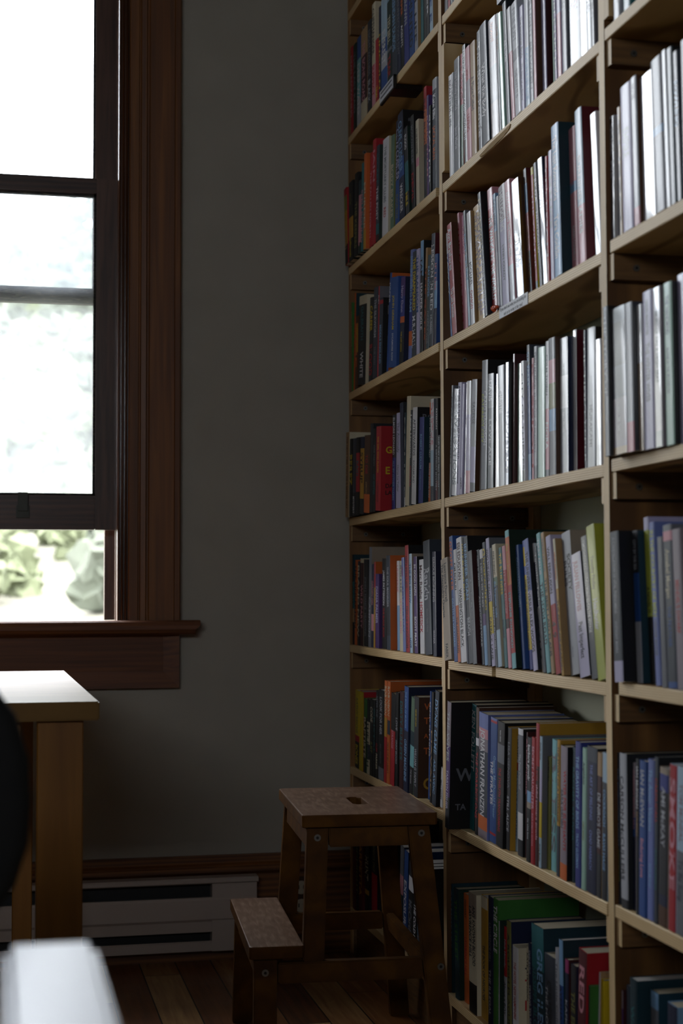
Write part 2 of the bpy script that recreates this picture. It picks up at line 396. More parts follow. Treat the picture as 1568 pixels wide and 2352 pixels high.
# outlet on the skirting, behind the stool
ot = empty('wall_outlet', (.770, Y_BACK - .018, .155), label='ivory duplex wall outlet on the dark skirting, behind the step stool', cat='outlet')
MB().box(-.035, .035, -.006, 0, -.055, .045).bevel(.002).build('cover_plate', M['outlet_plate'], ot)
for zc in (.018, -.028):
    r_o = MB().cyl((0, -.0085, zc), .017, .003, 'y', 24).build('receptacle', M['outlet'], ot)
    MB().box(-.008, -.005, -.0089, -.0083, zc - .004, zc + .006).box(.005, .008, -.0089, -.0083, zc - .004, zc + .006).build('slots', M['screw_hole'], r_o)

# ------------------------------------------------------------------ bookcase
bc = empty('bookcase', (X_SHELF, 2.68, 0), label='tall open pine bookcase with three bays of shelves along the right wall', cat='bookcase')
BO = Vector((X_SHELF, 2.68, 0))
def bpart(name, mb, m, parent=bc, off=BO):
    for v in mb.bm.verts: v.co -= off
    return mb.build(name, m, parent)
XB = X_WALL - .001
POSTS = [(3.9978, Y_BACK - .0255), (3.1072, 3.1290), (2.2163, 2.2380), (1.319, 1.341)]
for a, b_ in POSTS:
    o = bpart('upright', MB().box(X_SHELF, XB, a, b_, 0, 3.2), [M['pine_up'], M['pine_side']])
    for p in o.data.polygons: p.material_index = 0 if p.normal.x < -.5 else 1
# extra packing boards screwed to the uprights between the upper shelves
bpart('packing_board', MB().box(X_SHELF, XB, 3.088, 3.1071, 1.800, 2.068), M['pine_up'])
bpart('packing_board', MB().box(X_SHELF, XB, 2.197, 2.2162, 1.800, 2.9), M['pine_up'])
bpart('back_batten', MB().box(1.076, XB, 3.060, 3.107, .0, 2.9), M['pine_up'])
bpart('back_batten', MB().box(1.076, XB, 2.170, 2.2162, .0, 2.9), M['pine_up'])
# shelves: bay, z of the top, y range of the board
SH = [(0, 2.129, 3.132, 3.997), (0, 1.7816, 3.156, 3.997), (0, 1.4505, 3.144, 3.997), (0, 1.1207, 3.132, 3.997), (0, .792, 3.1295, 3.997), (0, .4775, 3.1295, 3.997), (0, .117, 3.1295, 3.997), (0, 2.462, 3.1295, 3.997),
      (1, 2.1308, 2.2385, 3.103), (1, 1.7769, 2.2385, 3.1065), (1, 1.4476, 2.2385, 3.1065), (1, 1.1211, 2.2385, 3.1065), (1, .7899, 2.2385, 2.776), (1, .7899, 2.797, 3.087), (1, .4601, 2.2450, 3.090), (1, .117, 2.2385, 3.1065),
      (2, 1.7861, 1.3415, 2.2155), (2, 1.4568, 1.3415, 2.203), (2, 1.126, 1.3415, 2.208), (2, .7939, 1.3415, 2.190), (2, .4638, 1.3415, 2.2145), (2, .117, 1.3415, 2.2155), (2, 2.13, 1.3415, 2.19)]
for bay, z, a, b_ in SH:
    th = .0195
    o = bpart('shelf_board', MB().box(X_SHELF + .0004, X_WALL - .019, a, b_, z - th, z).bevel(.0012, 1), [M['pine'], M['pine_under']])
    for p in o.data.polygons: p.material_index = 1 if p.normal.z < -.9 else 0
seen = set()
for bay, z, a, b_ in SH:
    key = (bay, round(z, 1))
    if key in seen: continue
    seen.add(key)
    far = POSTS[bay][0]; near = POSTS[bay + 1][1]
    if bay == 1 and 1.8 < z < 2.2: pass
    z1 = z - .0197; z0 = z1 - .040
    if z < .2: z0 = .0
    for s_, yy in ((1, far), (-1, near)):
        if s_ > 0: y0, y1 = yy - .0185, yy - .0002
        else: y0, y1 = yy + .0002, yy + .0185
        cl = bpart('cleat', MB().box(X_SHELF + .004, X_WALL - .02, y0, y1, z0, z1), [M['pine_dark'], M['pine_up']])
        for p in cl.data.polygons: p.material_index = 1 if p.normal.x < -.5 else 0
        if s_ > 0 and z > .2:
            for xs in (.940, 1.040):
                sc_ = MB().cyl((xs, y0 - .0022, (z0 + z1) / 2 - .002), .0052, .0021, 'y', 16)
                so = bpart('screw', sc_, M['metal'], cl)
                bpart('screw_socket', MB().cyl((xs, y0 - .0026, (z0 + z1) / 2 - .002), .0024, .0012, 'y', 6), M['screw_hole'], cl)
for bay in range(3):
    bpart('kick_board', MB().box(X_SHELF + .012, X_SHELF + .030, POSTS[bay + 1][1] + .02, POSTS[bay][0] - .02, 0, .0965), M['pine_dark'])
# dark inner faces of the uprights: aged wood with shade put into its colour
for (a, b_) in POSTS:
    pass
# torn splinter under the edge of the second shelf of the middle bay
ch = MB()
prof = [(2.845, 1.7640), (2.80, 1.7672), (2.74, 1.7690), (2.69, 1.7700), (2.66, 1.7702), (2.668, 1.7635), (2.70, 1.7598), (2.76, 1.7576), (2.82, 1.7576), (2.843, 1.7600)]
bpart('split_patch', MB().prism(prof, 'x', X_SHELF - .0012, X_SHELF + .002), M['chip'])
# every book: y of its far face, thickness, height, lean, x of the spine, colour, lettering, bands from the top, cover colour, cover lettering, gloss (metres)
BOOK_ROWS=[
('L1',2.1292,[
(3.9937,0.0054,0.2397,-0.8,0.9072,'dt','SHORE@lg@.3@.6','','','',0),
(3.9796,0.0284,0.2324,0.0,0.9036,'rd','DEAD RECKONING@pk@.1@.8','','','',0),
(3.9486,0.0381,0.2275,0.0,0.9036,'dg','THE LAST RAID@gy@.1@.8','','','',0),
(3.9079,0.0423,0.229,-1.5,0.9036,'bl','DEEP WATER@wh@.3@.9','bl@0,lt@.25,lg@.7','','',0),
(3.8632,0.0701,0.2304,-1.5,0.9036,'br','THE BONE ROAD@pk@.15@.8','tn@0,mr@.3,cr@.8','','',0),
(3.7882,0.0423,0.2292,-0.9,0.9036,'ch','NIGHT WITNESS@gy@.1@.6;BLACK@lg@.65@.9','','','',0),
(3.7413,0.0367,0.2574,-1.0,0.9036,'cr','CLIFFHANGER@ch@.05@.5;SUSPECT@rd@.6@.9','cr@0,pk@.6','cr','',0),
(3.7023,0.0293,0.1557,-0.3,0.9036,'rd','TRIAL@yl@.75@.95','','','',0),
(3.6685,0.0222,0.2251,-1.0,0.9036,'nv','LINCOLN@yl@.3@.9','','','',0),
(3.6441,0.0587,0.234,-0.6,0.9036,'pb','EVEREST@wh@.35@.7','pb@0,bl@.45,lg@.6,bl@.75','','',0),
(3.5832,0.0444,0.205,-0.1,0.9036,'dg','TED BELL@cr@.18@.5;TSAR@rd@.64@.9','dg@0,gy@.56,dg@.6','','',0),
(3.5367,0.0474,0.226,0.3,0.9036,'sl','BRENDAN DUBOIS@lb@.1@.7','','','',0),
(3.4873,0.0302,0.217,0.7,0.9036,'nv','RESURRECTION DAY@gy@.15@.8','','','',0),
(3.453,0.0277,0.208,1.1,0.9036,'bk','SLEEPER@or@.1@.4;AGENTS@wh@.5@.75','','','',0),
(3.4233,0.0408,0.229,1.1,0.9036,'ind','DALE BROWN@lg@.1@.6','','','',0),
(3.3787,0.0436,0.22,1.1,0.9036,'bl','THE HUNTED@bk@.1@.9','','','',0),
(3.3314,0.0278,0.211,1.1,0.9036,'lg','STILL LIFE@ch@.1@.9','','tn','',0),
(3.303,0.0231,0.232,1.1,0.9101,'te','HARBOUR@pk@.1@.4','pk@0,te@.4','bk','',0),
(3.2528,0.0213,0.223,1.1,0.9036,'bk','ICE@rd@.1@.5','','','',0),
(3.2297,0.0193,0.214,1.1,0.9036,'ch','CARVER@wh@.1@.8','','','',0),
(3.207,0.0259,0.205,1.1,0.9036,'pb','A I M E E@bl@.1@.9','','tn','',0),
]),
('L2',1.7816,[
(3.9737,0.0338,0.2027,4.4,0.8865,'dg','YELLOWTHREAD@yl@.14@.35;INDIAN@tn@.55@.8','rd@0,ol@.1,gd@.3,bk@.75','','',0),
(3.9386,0.0509,0.2058,-0.8,0.888,'bk','GOTHIC@ol@.15@.3;Jallianwala@yl@.72@.95','bk@0,gd@.45,bk@.72','','',0),
(3.8865,0.0421,0.2124,-4.2,0.8894,'bk','THE KEEPERS@ol@.35@.9','','','',0),
(3.8431,0.0292,0.1848,-4.1,0.8903,'dt','COLD@pk@.2@.9','dt@0,pk@.2,dg@.85','','',0),
(3.8127,0.024,0.221,-3.9,0.8906,'te','SPELLBOUND@pk@.3@.9','','','',0),
(3.7875,0.026,0.2378,-3.7,0.8909,'or','MURDER@cr@.3@.8','or@0,gd@.8','or','',0),
(3.7609,0.025,0.2339,-3.7,0.9003,'rd','THE FALLEN NORTH@pk@.2@.9','','','',0),
(3.7348,0.035,0.2574,-3.6,0.9006,'rd','IAIN@pk@.1@.4','','rd','',0),
(3.6991,0.0311,0.2335,-3.6,0.9014,'sl','SECRET@te@.08@.4;THE POET@wh@.43@.78','sl@0,te@.82,mr@.93','dg','',0),
(3.6675,0.06,0.2379,-3.6,0.9096,'wh','THE MORTUARY CLUBS@gy@.08@.65;RED@rd@.7@.8','','cr','',0),
(3.6068,0.0333,0.2326,-3.6,0.915,'sg','BODY BRAKER@cr@.3@.85','','ol','',0),
(3.5729,0.0405,0.2574,-3.6,0.9182,'nv','CLIVE CUSSLER@li@.08@.55@.75;FLOOD TIDE@ol@.68@.9','nv@0,bl@.55','','',0),
(3.4899,0.0476,0.2574,3.4,0.9083,'nv','CLIVE CUSSLER@lb@.08@.55@.8;WRECKER@wh@.66@.92','nv@0,bl@.42,nv@.6','bk','#1 NEW YORK@gy@.07@.012',0),
(3.4165,0.0308,0.2028,4.4,0.9036,'ch','FLOOD@wh@.08@.25;NILE@yl@.75@.9','ch@0,te@.4,ch@.75','dg','',0),
(3.3852,0.0277,0.2206,2.8,0.9097,'bk','MOSCOW RULES@gy@.1@.5;DEVIL@rd@.6@.9','','','',0),
(3.3255,0.0257,0.1909,1.0,0.9036,'cr','KILLER IN WINTER@ch@.1@.4','cr@0,pk@.45,cr@.55','cr','',0),
(3.2993,0.0227,0.2574,0.0,0.9145,'or','BAD BLOOD@dr@.1@.6','rd@0,or@.2,ch@.5','','',0),
(3.2391,0.014,0.2204,0.0,0.9046,'pu','ROBOTHAM@pk@.2@.8','','','',0),
(3.2197,0.0156,0.191,-0.7,0.9036,'bk','SHATTER@wh@.1@.9','','','',0),
(3.2036,0.0335,0.242,-0.7,0.9065,'sl','Kate Ellis@wh@.14@.36;JACKAL MAN@or@.42@.72','lg@0,sl@.1','','',0),
]),
('L3',1.4505,[
(3.9937,0.0054,0.2379,0.0,0.9072,'gn','GREENLIGHT@cr@.1@.5','','','',0),
(3.9878,0.0155,0.2574,-4.2,0.9107,'or','LIVES OF CRIME@rd@.1@.7','','dt','',0),
(3.936,0.025,0.1881,-2.4,0.9036,'br','PINE@or@.1@.7','br@0,gd@.1,br@.5','','',0),
(3.9084,0.0848,0.2256,-5.9,0.9036,'bk','GALBRAITH@te@.12@.5;WHITE@wh@.63@.92@.75','cr@0,bk@.1','cr','',0),
(3.8226,0.0415,0.2119,-5.9,0.9115,'ch','CAREER@yl@.1@.4;BLOOD@rd@.55@.92@.75','','','',0),
(3.7459,0.0452,0.222,-5.1,0.9036,'sl','THE SILKWORM@lg@.13@.55;THE NO1@gy@.65@.85','','','',0),
(3.6983,0.0111,0.2204,-5.1,0.9036,'rd','FURY@wh@.1@.2','','gy','',0),
(3.6848,0.0352,0.1863,-5.1,0.9036,'sl','MIDDLE ENGLAND@lb@.35@.85','sl@0,rd@.03,sl@.08','bk','B@gy@.1@.03;P@gy@.5@.03',0),
(3.649,0.0185,0.2404,-10.3,0.9144,'bl','PAPER@wh@.1@.3','','or','',0),
(3.5887,0.0742,0.2104,-6.8,0.9045,'bl','JOHN GRISHAM@yl@.2@.58@.55;SYCAMORE ROW@wh@.62@.93@.4','','','',0),
(3.5134,0.0394,0.2015,-6.8,0.9108,'pu','Harry Dunn@li@.1@.4;THE LAST DAWN@yl@.62@.85','pu@0,ind@.22,or@.45,nv@.52,bk@.7','nv','',0),
(3.4718,0.031,0.2574,-6.4,0.9216,'pw','JOHN GRISHAM@lb@.05@.55','pw@0,ind@.35,or@.72,pw@.85','','',0),
(3.4018,0.0357,0.2396,-3.4,0.9117,'sl','THE DISAPPEARED@yl@.06@.55@.7;M.R.HALL@wh@.6@.9@.7','','','',0),
(3.3324,0.0256,0.2325,-1.6,0.9036,'li','THE RANSOM@bl@.06@.6','','','',0),
(3.3031,0.0252,0.2435,-2.9,0.9036,'sl','TAMI@bk@.15@.35;HARPER EXILE@wh@.38@.8','lb@0,ch@.32','bk','',0),
(3.2708,0.0141,0.2207,-5.8,0.9036,'br','THE GATES@or@.2@.9','tn@0,br@.2,mr@.5','','',0),
(3.2531,0.0243,0.2,-6.3,0.9036,'dt','KAY HOOPER@lb@.12@.45;DEADLY WEB@gy@.6@.95','','','',0),
(3.2269,0.0292,0.2394,-5.9,0.9036,'sl','LESSON IN RED@wh@.1@.68@.7;HUMMEL@lg@.72@.9@.5','','dr','',0),
(3.1942,0.0219,0.1904,-5.1,0.9036,'bl','IF I DIE@pk@.1@.4','bl@0,lb@.3,nv@.6','','',0),
]),
('L4',1.1207,[
(3.9831,0.0387,0.22,-3.5,0.8865,'tn','THE NEXT TIME YOU SEE A BETTER DAY@br@.05@.9','','cr','',0),
(3.9431,0.0355,0.1998,-3.3,0.8874,'bk','PEREZ@yl@.2@.6@.8','','','',0),
(3.9064,0.0349,0.1974,-3.2,0.8877,'sl','MYSTERY@wh@.75@.97@.8','sl@0,ch@.7','','',0),
(3.8704,0.0415,0.196,-3.0,0.888,'bk','RAID@te@.3@.5','bk@0,rd@.2,bk@.7','','',0),
(3.8277,0.0429,0.1925,-4.5,0.8883,'gd','SYRUP@bk@.2@.6','nv@0,gd@.15,ch@.8','','',0),
(3.7835,0.0604,0.1907,-4.3,0.8886,'br','TO DIE@rd@.25@.5@.6;SIMON@tn@.6@.75@.45','br@0,or@.76','','',0),
(3.7219,0.03,0.2158,-4.2,0.8888,'ch','','','ch','',0),
(3.6913,0.0269,0.2007,-4.2,0.8891,'bk','KERR TABOO@gy@.2@.45;OF OTTER@te@.55@.8','','','',0),
(3.6633,0.0482,0.2012,-4.0,0.8894,'rd','THE GIRL WHO PLAYED@yl@.12@.55@.8;LAGERCRANTZ@dr@.65@.9','','rd','GI@yl@.24@.022;E@yl@.48@.024;DAV@bk@.68@.014;LA@bk@.76@.014',0),
(3.6144,0.0328,0.2252,-4.0,0.9171,'sl','ELMORE LEONARD@wh@.03@.42@.85;ALL BY OTHER NAMES@lb@.48@.9','ch@0,ind@.45','','',0),
(3.5348,0.0443,0.2206,-2.7,0.9072,'li','The Anomaly@gy@.1@.42@.6;Herve Le Tellier@gy@.55@.83@.4','','tn','',0),
(3.4747,0.03,0.2395,1.3,0.9036,'nv','','','ch','',0),
(3.4441,0.0067,0.2139,-2.2,0.9036,'dt','MALICE@wh@.05@.9','dt@0,wh@.9','','',0),
(3.4368,0.0343,0.2466,-5.2,0.9036,'cr','','','cr','NEW YORK@tn@.1@.008',0),
(3.4019,0.018,0.2132,-5.2,0.9036,'ch','Laura Lippman@wh@.05@.5@.6;ANTON SUN@rd@.58@.8','','','',0),
(3.382,0.0391,0.2151,-4.8,0.9036,'wh','AFTERWARDS@gy@.12@.5@.6;ROSAMUND@gy@.55@.78@.4','','bk','ROY@gy@.07@.02',0),
(3.3423,0.0392,0.189,-4.8,0.9086,'ind','ROBERT LUDLUM@lb@.2@.6@.6;THE SIGMA PROTOCOL@lb@.62@.85@.4','','dt','',0),
(3.3024,0.0152,0.2191,-4.8,0.9204,'or','JOHN MACLACHLAN GRAY@wh@.15@.55;WHITE STONE DAY@wh@.6@.95','or@0,ch@.12,or@.6','','',0),
(3.25,0.0241,0.22,-2.1,0.9105,'wh','DEPTHS@pk@.03@.45@.9','wh@0,pb@.5,sl@.85','gy','',0),
(3.2254,0.0164,0.2194,-2.1,0.9153,'bk','PATERSON@wh@.1@.3;A BIRTHDAY MYSTERY@lg@.45@.9','bk@0,dr@.8','','',0),
(3.1725,0.0166,0.1354,-2.0,0.9054,'ch','AND THEY ALL FALL DOWN@lg@.02@.8','','','',0),
]),
('L5',0.792,[
(3.9937,0.0194,0.2336,0.0,0.9072,'dt','ISLAND@bk@.2@.6','dt@0,te@.3,tn@.6,bk@.75','','',0),
(3.9561,0.0275,0.2175,-3.5,0.9036,'or','THE PINKERTON@bk@.05@.8','','','',0),
(3.9261,0.0296,0.2145,-3.0,0.9036,'ch','BRAND NEW@cr@.05@.9','','','',0),
(3.8916,0.0363,0.2204,-1.8,0.9036,'mr','WILD PARTY@pk@.3@.8','cr@0,mr@.05','','',0),
(3.8529,0.0473,0.2175,-1.4,0.9036,'bk','JOHN J. NANCE@gy@.2@.58@.7;HEADWIND@gy@.62@.88','','','',0),
(3.8033,0.0278,0.2468,-3.7,0.9036,'gy','CAMPION@lg@.5@.9','','bg','',0),
(3.7731,0.0252,0.2039,-3.2,0.9036,'nv','GARDEN GIRL@pk@.2@.5','nv@0,pk@.6,nv@.8','','',0),
(3.7457,0.0136,0.2099,-2.7,0.9036,'rd','','rd@0,gd@.3','or','',0),
(3.7276,0.0357,0.1797,-1.4,0.9036,'pu','DIANA PALMER@li@.17@.67@.65','','pu','',0),
(3.6914,0.0428,0.2162,-1.4,0.9112,'bk','JAMES PATTERSON@wh@.13@.52@.6;THE BLACK BOOK@rd@.55@.88@.6','','','',0),
(3.6141,0.0378,0.2218,0.6,0.9036,'sl','THE SOUL MANAGER@lg@.12@.55@.5','sl@0,ch@.5,sl@.85','or','',0),
(3.5757,0.0239,0.2086,0.6,0.9194,'pb','UNIVERSE@pk@.05@.35','wh@0,lb@.5','','',0),
(3.5117,0.0277,0.2073,0.0,0.9095,'cr','PETER & JULIE@gy@.05@.35;ULTIMATE BIRTH@pk@.42@.8','','','',0),
(3.4595,0.0232,0.2138,3.6,0.9036,'pw','FIELDING@rd@.1@.2;JUST ONE DAY@bl@.3@.8','','','',0),
(3.4323,0.0305,0.2405,2.1,0.9036,'rd','GIN PHILLIPS@dr@.1@.4@.55;FIERCE KINGDOM@dr@.57@.96@.6','','bk','',0),
(3.3981,0.0225,0.2208,1.8,0.9036,'pb','THE BIG SHOW@bl@.1@.5;LOVE@bl@.85@.95','','bg','',0),
(3.375,0.0289,0.2136,1.8,0.9076,'pu','IN GOOD FAITH@wh@.08@.4@.7;SCOTT PRATT@wh@.62@.93@.7','','bk','',0),
(3.3456,0.0354,0.2064,1.8,0.9125,'wh','Marc Raabe@mr@.06@.42@.6;HOMESICK@rd@.45@.78@.75','','','',0),
(3.2689,0.0517,0.2449,4.2,0.9036,'sl','Rankin@lg@.24@.52@.8;Doors Open Close@gy@.6@.8@.4','','','',0),
(3.2086,0.0252,0.2206,1.0,0.9036,'nv','SERIOUS BEGINNING@lg@.05@.48@.6;WANNA@lg@.75@.88@.5','','nv','',0),
]),
('L6',0.4775,[
(3.9716,0.0472,0.1979,-3.1,0.9072,'yl','KATHY REICHS@ol@.1@.55@.6;BONES@yl@.7@.95','yl@0,rd@.58,bk@.66','yl','',0),
(3.9063,0.0411,0.1997,-3.0,0.9036,'yl','','','rd','',0),
(3.8628,0.0355,0.1838,-3.2,0.9036,'dg','BAPTISTE@cr@.25@.8','gn@0,bk@.25,dg@.5','','',0),
(3.8248,0.0303,0.1849,-2.6,0.9036,'cr','THE FLASH@ch@.3@.9','bk@0,cr@.3,sl@.6,cr@.8','','',0),
(3.7922,0.0366,0.1871,-2.4,0.9036,'bk','CODE@cr@.1@.3;JUST@ol@.55@.7','','','',0),
(3.7533,0.018,0.1864,-2.4,0.9036,'bk','CRISTAL@te@.1@.7','','','',0),
(3.733,0.0267,0.2114,-3.4,0.9036,'bk','AFTER THE@gy@.05@.3;CLIFF@rd@.6@.7;PARKER@cr@.72@.9','','','',0),
(3.7041,0.0522,0.215,-3.0,0.9036,'bk','LOOK FOR HER@lg@.08@.5@.6;EMILY WINSLOW@gy@.6@.82@.4','bk@0,gy@.86','','',0),
(3.6496,0.0255,0.2404,-3.6,0.9036,'or','ROBINSON@cr@.05@.34@.75','or@0,gd@.36,rd@.55','','',0),
(3.6198,0.0252,0.241,-3.6,0.9036,'or','ROBINSON@cr@.05@.34@.75;PIECE OF MY HEART@br@.6@.9','or@0,sl@.38,or@.52','','',0),
(3.5904,0.041,0.214,-5.5,0.9036,'rd','STRANGE@pk@.4@.6','bk@0,rd@.4','','',0),
(3.5411,0.0241,0.2199,-3.5,0.9036,'bk','LOVE@lg@.27@.4;GINNY BROOKS@lg@.5@.75','','bk','',0),
(3.5164,0.0369,0.2229,-3.5,0.9067,'mr','DIRTY BULLETS@te@.1@.7','','','',0),
(3.4656,0.0365,0.2377,-3.9,0.9036,'bl','THE BOOK OF MURDER@lb@.05@.4;GREEN MACHINE@lb@.5@.9','bl@0,nv@.42','nv','',0),
(3.4285,0.0331,0.2164,-7.2,0.9071,'dg','THE MORIER@lg@.75@.9','sg@0,dt@.35,lt@.5,bk@.72','','',0),
(3.3783,0.0366,0.2207,-4.1,0.9036,'ch','NEVER RETURN@yl@.13@.3@.85;WILLIAM G TAPPLY@lg@.52@.9@.6','','br','W@or@.06@.02;TH@or@.2@.02;A@or@.36@.014;TH@or@.5@.02;G@gd@.8@.035',0),
(3.3212,0.0105,0.236,-5.1,0.9216,'bl','MIND SETTING@wh@.1@.6','','','',0),
(3.2735,0.0154,0.2377,-5.8,0.9117,'bk','NAVAJO@tn@.35@.95','','','',0),
(3.2274,0.03,0.2442,-8.0,0.9036,'sl','DYING GAME@lb@.08@.55@.7;ASA AVDIC@lb@.6@.9@.5','','bk','',0),
(3.1965,0.0159,0.0839,-8.0,0.9126,'wh','SMALL NOTES@ch@.3@.8','','','',0),
]),
('L7',0.117,[
(3.9937,0.0054,0.2089,-0.9,0.9072,'bk','THE LAST GALLOWS@ol@.1@.7','','','',0),
(3.9864,0.04,0.2197,-0.8,0.9036,'dr','','bk@0,dr@.3','','',0),
(3.9439,0.0246,0.229,-0.8,0.9036,'bk','MIDNIGHT@ol@.2@.8','','','',0),
(3.9168,0.0459,0.2342,-1.1,0.9036,'dr','SCARPETTA@gd@.1@.8','','','',0),
(3.8704,0.0418,0.2362,-1.1,0.9086,'bk','HUNT@cr@.35@.6@.8','bk@0,gd@.7,bk@.75','','',0),
(3.8281,0.0587,0.2462,-1.1,0.9153,'bk','THE SERPENTS TALE@ol@.1@.5@.7','bk@0,rd@.52,bk@.9','','',0),
(3.5856,0.0319,0.225,-6.3,0.9216,'lg','','gy@0,pk@.3,dt@.5','','',0),
(3.5116,0.0348,0.225,-6.3,0.9117,'bl','EXPOSURE@wh@.3@.8','','','',0),
(3.4381,0.0411,0.2115,-6.3,0.9036,'bk','McCarthy@gy@.4@.8','ch@0,wh@.15,bk@.3','','',0),
(3.3931,0.0293,0.2115,-6.3,0.9036,'bk','THE COLD DARK@wh@.4@.9','','','',0),
(3.36,0.0216,0.2115,-6.3,0.9036,'lb','BLUE@wh@.7@.95','bk@0,lb@.5','','',0),
]),
('M1',2.1308,[
(3.1054,0.0232,0.2054,0.0,0.9072,'gy','HARBOUR@ch@.2@.8','','','',0),
(3.0666,0.0143,0.2264,3.4,0.9036,'rd','LIAR@wh@.2@.8','','','',0),
(3.0507,0.0189,0.2174,3.4,0.9036,'gy','','','','',0),
(3.0286,0.0248,0.2084,3.4,0.9036,'lg','','','','',0),
]),
('M2',1.7769,[
(3.0759,0.019,0.2172,1.2,0.9072,'wh','BEAUTIFUL LIES@gy@.05@.5','','','',1),
(3.0431,0.014,0.2112,0.8,0.9036,'lg','THE GIVER@gy@.1@.4','','','',0),
(3.0275,0.0368,0.231,0.0,0.9036,'sl','The Lonely World@lg@.1@.45;Jane Marie@lg@.6@.8','gy@0','','',0),
(2.9901,0.0187,0.2313,0.0,0.906,'pk','CAROLINE@pk@.1@.4','rd@0,sg@.45','','',0),
(2.9588,0.0174,0.2429,3.0,0.9036,'bk','NATURAL@wh@.04@.25;COMMONWEALTH@lg@.45@.8','','','',1),
(2.9384,0.0291,0.2286,3.1,0.9036,'pk','MEMOIR@rd@.2@.3;LIVING@rd@.6@.75','pk@0,mv@.3,pk@.55','','',0),
(2.9078,0.0314,0.2265,2.3,0.9036,'tn','A Place Called@br@.3@.6','','','',0),
(2.8759,0.0244,0.2399,2.3,0.9076,'pb','The Boat People@wh@.1@.88@.75','gy@0','','',0),
(2.8374,0.0406,0.2387,4.6,0.9036,'sl','What the Body@wh@.33@.77@.5;Remembers@gy@.35@.6@.25@-.25','','','',0),
(2.7961,0.0376,0.2362,4.1,0.907,'mr','DIAMANT@or@.04@.2@.3','mr@0,bk@.4,br@.7','','',1),
(2.7578,0.0123,0.2361,4.1,0.9109,'lg','THE TIDE@tn@.1@.3','','','',0),
(2.722,0.0152,0.2258,5.4,0.9036,'mg','','','','',1),
(2.7063,0.0217,0.2382,5.4,0.9082,'gy','ANIMAL@lg@.3@.5','','ch','',0),
(2.6657,0.0206,0.2131,6.5,0.9036,'pk','','wh@0,pk@.4','','',0),
(2.6438,0.0321,0.2117,5.8,0.9036,'lg','FINE JUST@gy@.05@.35@.5;THE WAY IT IS@gy@.6@.85@.4','lg@0,gy@.42,lg@.52','','',0),
(2.6103,0.0176,0.1905,2.0,0.9036,'li','The Imposter Bride@gy@.1@.5;The State of an Ending@gy@.55@.9@.35','','','',0),
(2.588,0.0242,0.2111,2.0,0.9036,'lg','CONFLUENCE@lb@.5@.95','lg@0,pb@.5','','',0),
(2.5615,0.017,0.2321,2.0,0.9036,'lg','THE LIGHT BETWEEN@gy@.1@.9','','','',0),
(2.5434,0.0146,0.2231,2.0,0.9036,'pk','','','br','',0),
(2.5282,0.0225,0.2141,2.0,0.9135,'li','','','mr','',0),
(2.4968,0.0064,0.2051,2.0,0.9216,'mg','','','','',0),
(2.4623,0.0126,0.2261,2.0,0.9117,'pu','DOUBLE HELIX@lg@.1@.9','','','',0),
(2.4267,0.0195,0.2171,2.0,0.9036,'mv','','li@0,pk@.5','','',0),
(2.4031,0.0232,0.2081,2.0,0.9036,'gy','LIVES@lg@.2@.5','','','',0),
(2.3794,0.0464,0.2291,2.0,0.9066,'ch','THE GOLDEN@pk@.2@.6','mv@0,sl@.5,dt@.7','','',1),
(2.3214,0.0264,0.2201,2.0,0.9036,'bk','','','','',2),
(2.294,0.0185,0.2111,2.0,0.9036,'dt','DARK TIDES@lg@.3@.7','','','',1),
(2.2745,0.0146,0.2321,2.0,0.9036,'gy','STORIES@lg@.3@.8','','','',0),
]),
('M3',1.4476,[
(3.0755,0.0109,0.2242,7.7,0.9072,'bl','FLYAWAY@wh@.1@.6','wh@0,bl@.2','','',0),
(3.0507,0.0245,0.2374,8.7,0.9036,'rd','Ann Brashares@wh@.04@.42@.6;The Last Summer@wh@.58@.85@.55','','br','',1),
(3.0254,0.0128,0.2574,8.7,0.9192,'pk','THE PAPER BAG@rd@.1@.9','','','',0),
(2.9783,0.0177,0.2354,5.2,0.9093,'mgn','CRIMSON@pk@.1@.35','mgn@0,pk@.35','','',0),
(2.9405,0.0158,0.2375,7.6,0.9036,'gy','FIRST CRUSH@lb@.2@.6','gy@0,pb@.5','','',0),
(2.9225,0.0208,0.2287,6.5,0.9036,'wh','MICHAEL@bk@.45@.66;CHABON@rd@.7@.86','','tn','',1),
(2.901,0.0382,0.2351,6.5,0.9107,'gd','ELIZABETH GOUDGE@br@.08@.9@.4@-.2;LEOPARD HOUSE@dr@.05@.95@.5@.2','','','',1),
(2.8347,0.0187,0.2497,9.1,0.9036,'gy','FAREWELL@cr@.05@.5;MYRIAM J.A. CHANCY@wh@.55@.92@.6','','bk','',0),
(2.8152,0.0257,0.2491,7.0,0.9131,'rd','THE WANGS VS. THE WORLD@wh@.22@.88@.65','pk@0,rd@.16','','',1),
(2.7576,0.0167,0.2232,5.9,0.9036,'mv','DAVID BERGEN@nv@.05@.3','lb@0,mv@.33','','',0),
(2.7396,0.0139,0.2141,5.8,0.9036,'lg','','','','',0),
(2.7243,0.0371,0.227,6.0,0.9036,'li','HELLGOING@wh@.05@.38@.55;LYNN COADY@gy@.5@.8@.3','mv@0,li@.3','','',0),
(2.6818,0.0241,0.2295,7.1,0.9036,'pk','PAULO COELHO@wh@.1@.34@.65;THE WINNER STANDS@wh@.36@.63@.55','pk@0,lg@.7','','',1),
(2.657,0.0327,0.2226,7.1,0.9069,'gy','The Zahir@wh@.5@.75@.6','wh@0,gy@.47','br','',2),  # white upper band paints the window's reflection on this spine
(2.6235,0.0156,0.238,7.0,0.9199,'gy','ELEVEN MINUTES@tn@.45@.85@.5','gy@0,lb@.12,pk@.35,gy@.65','dr','',0),
(2.5945,0.0113,0.2319,5.8,0.9216,'rd','THE WINTER@pk@.2@.8','yl@0,rd@.06,gy@.9','','',0),
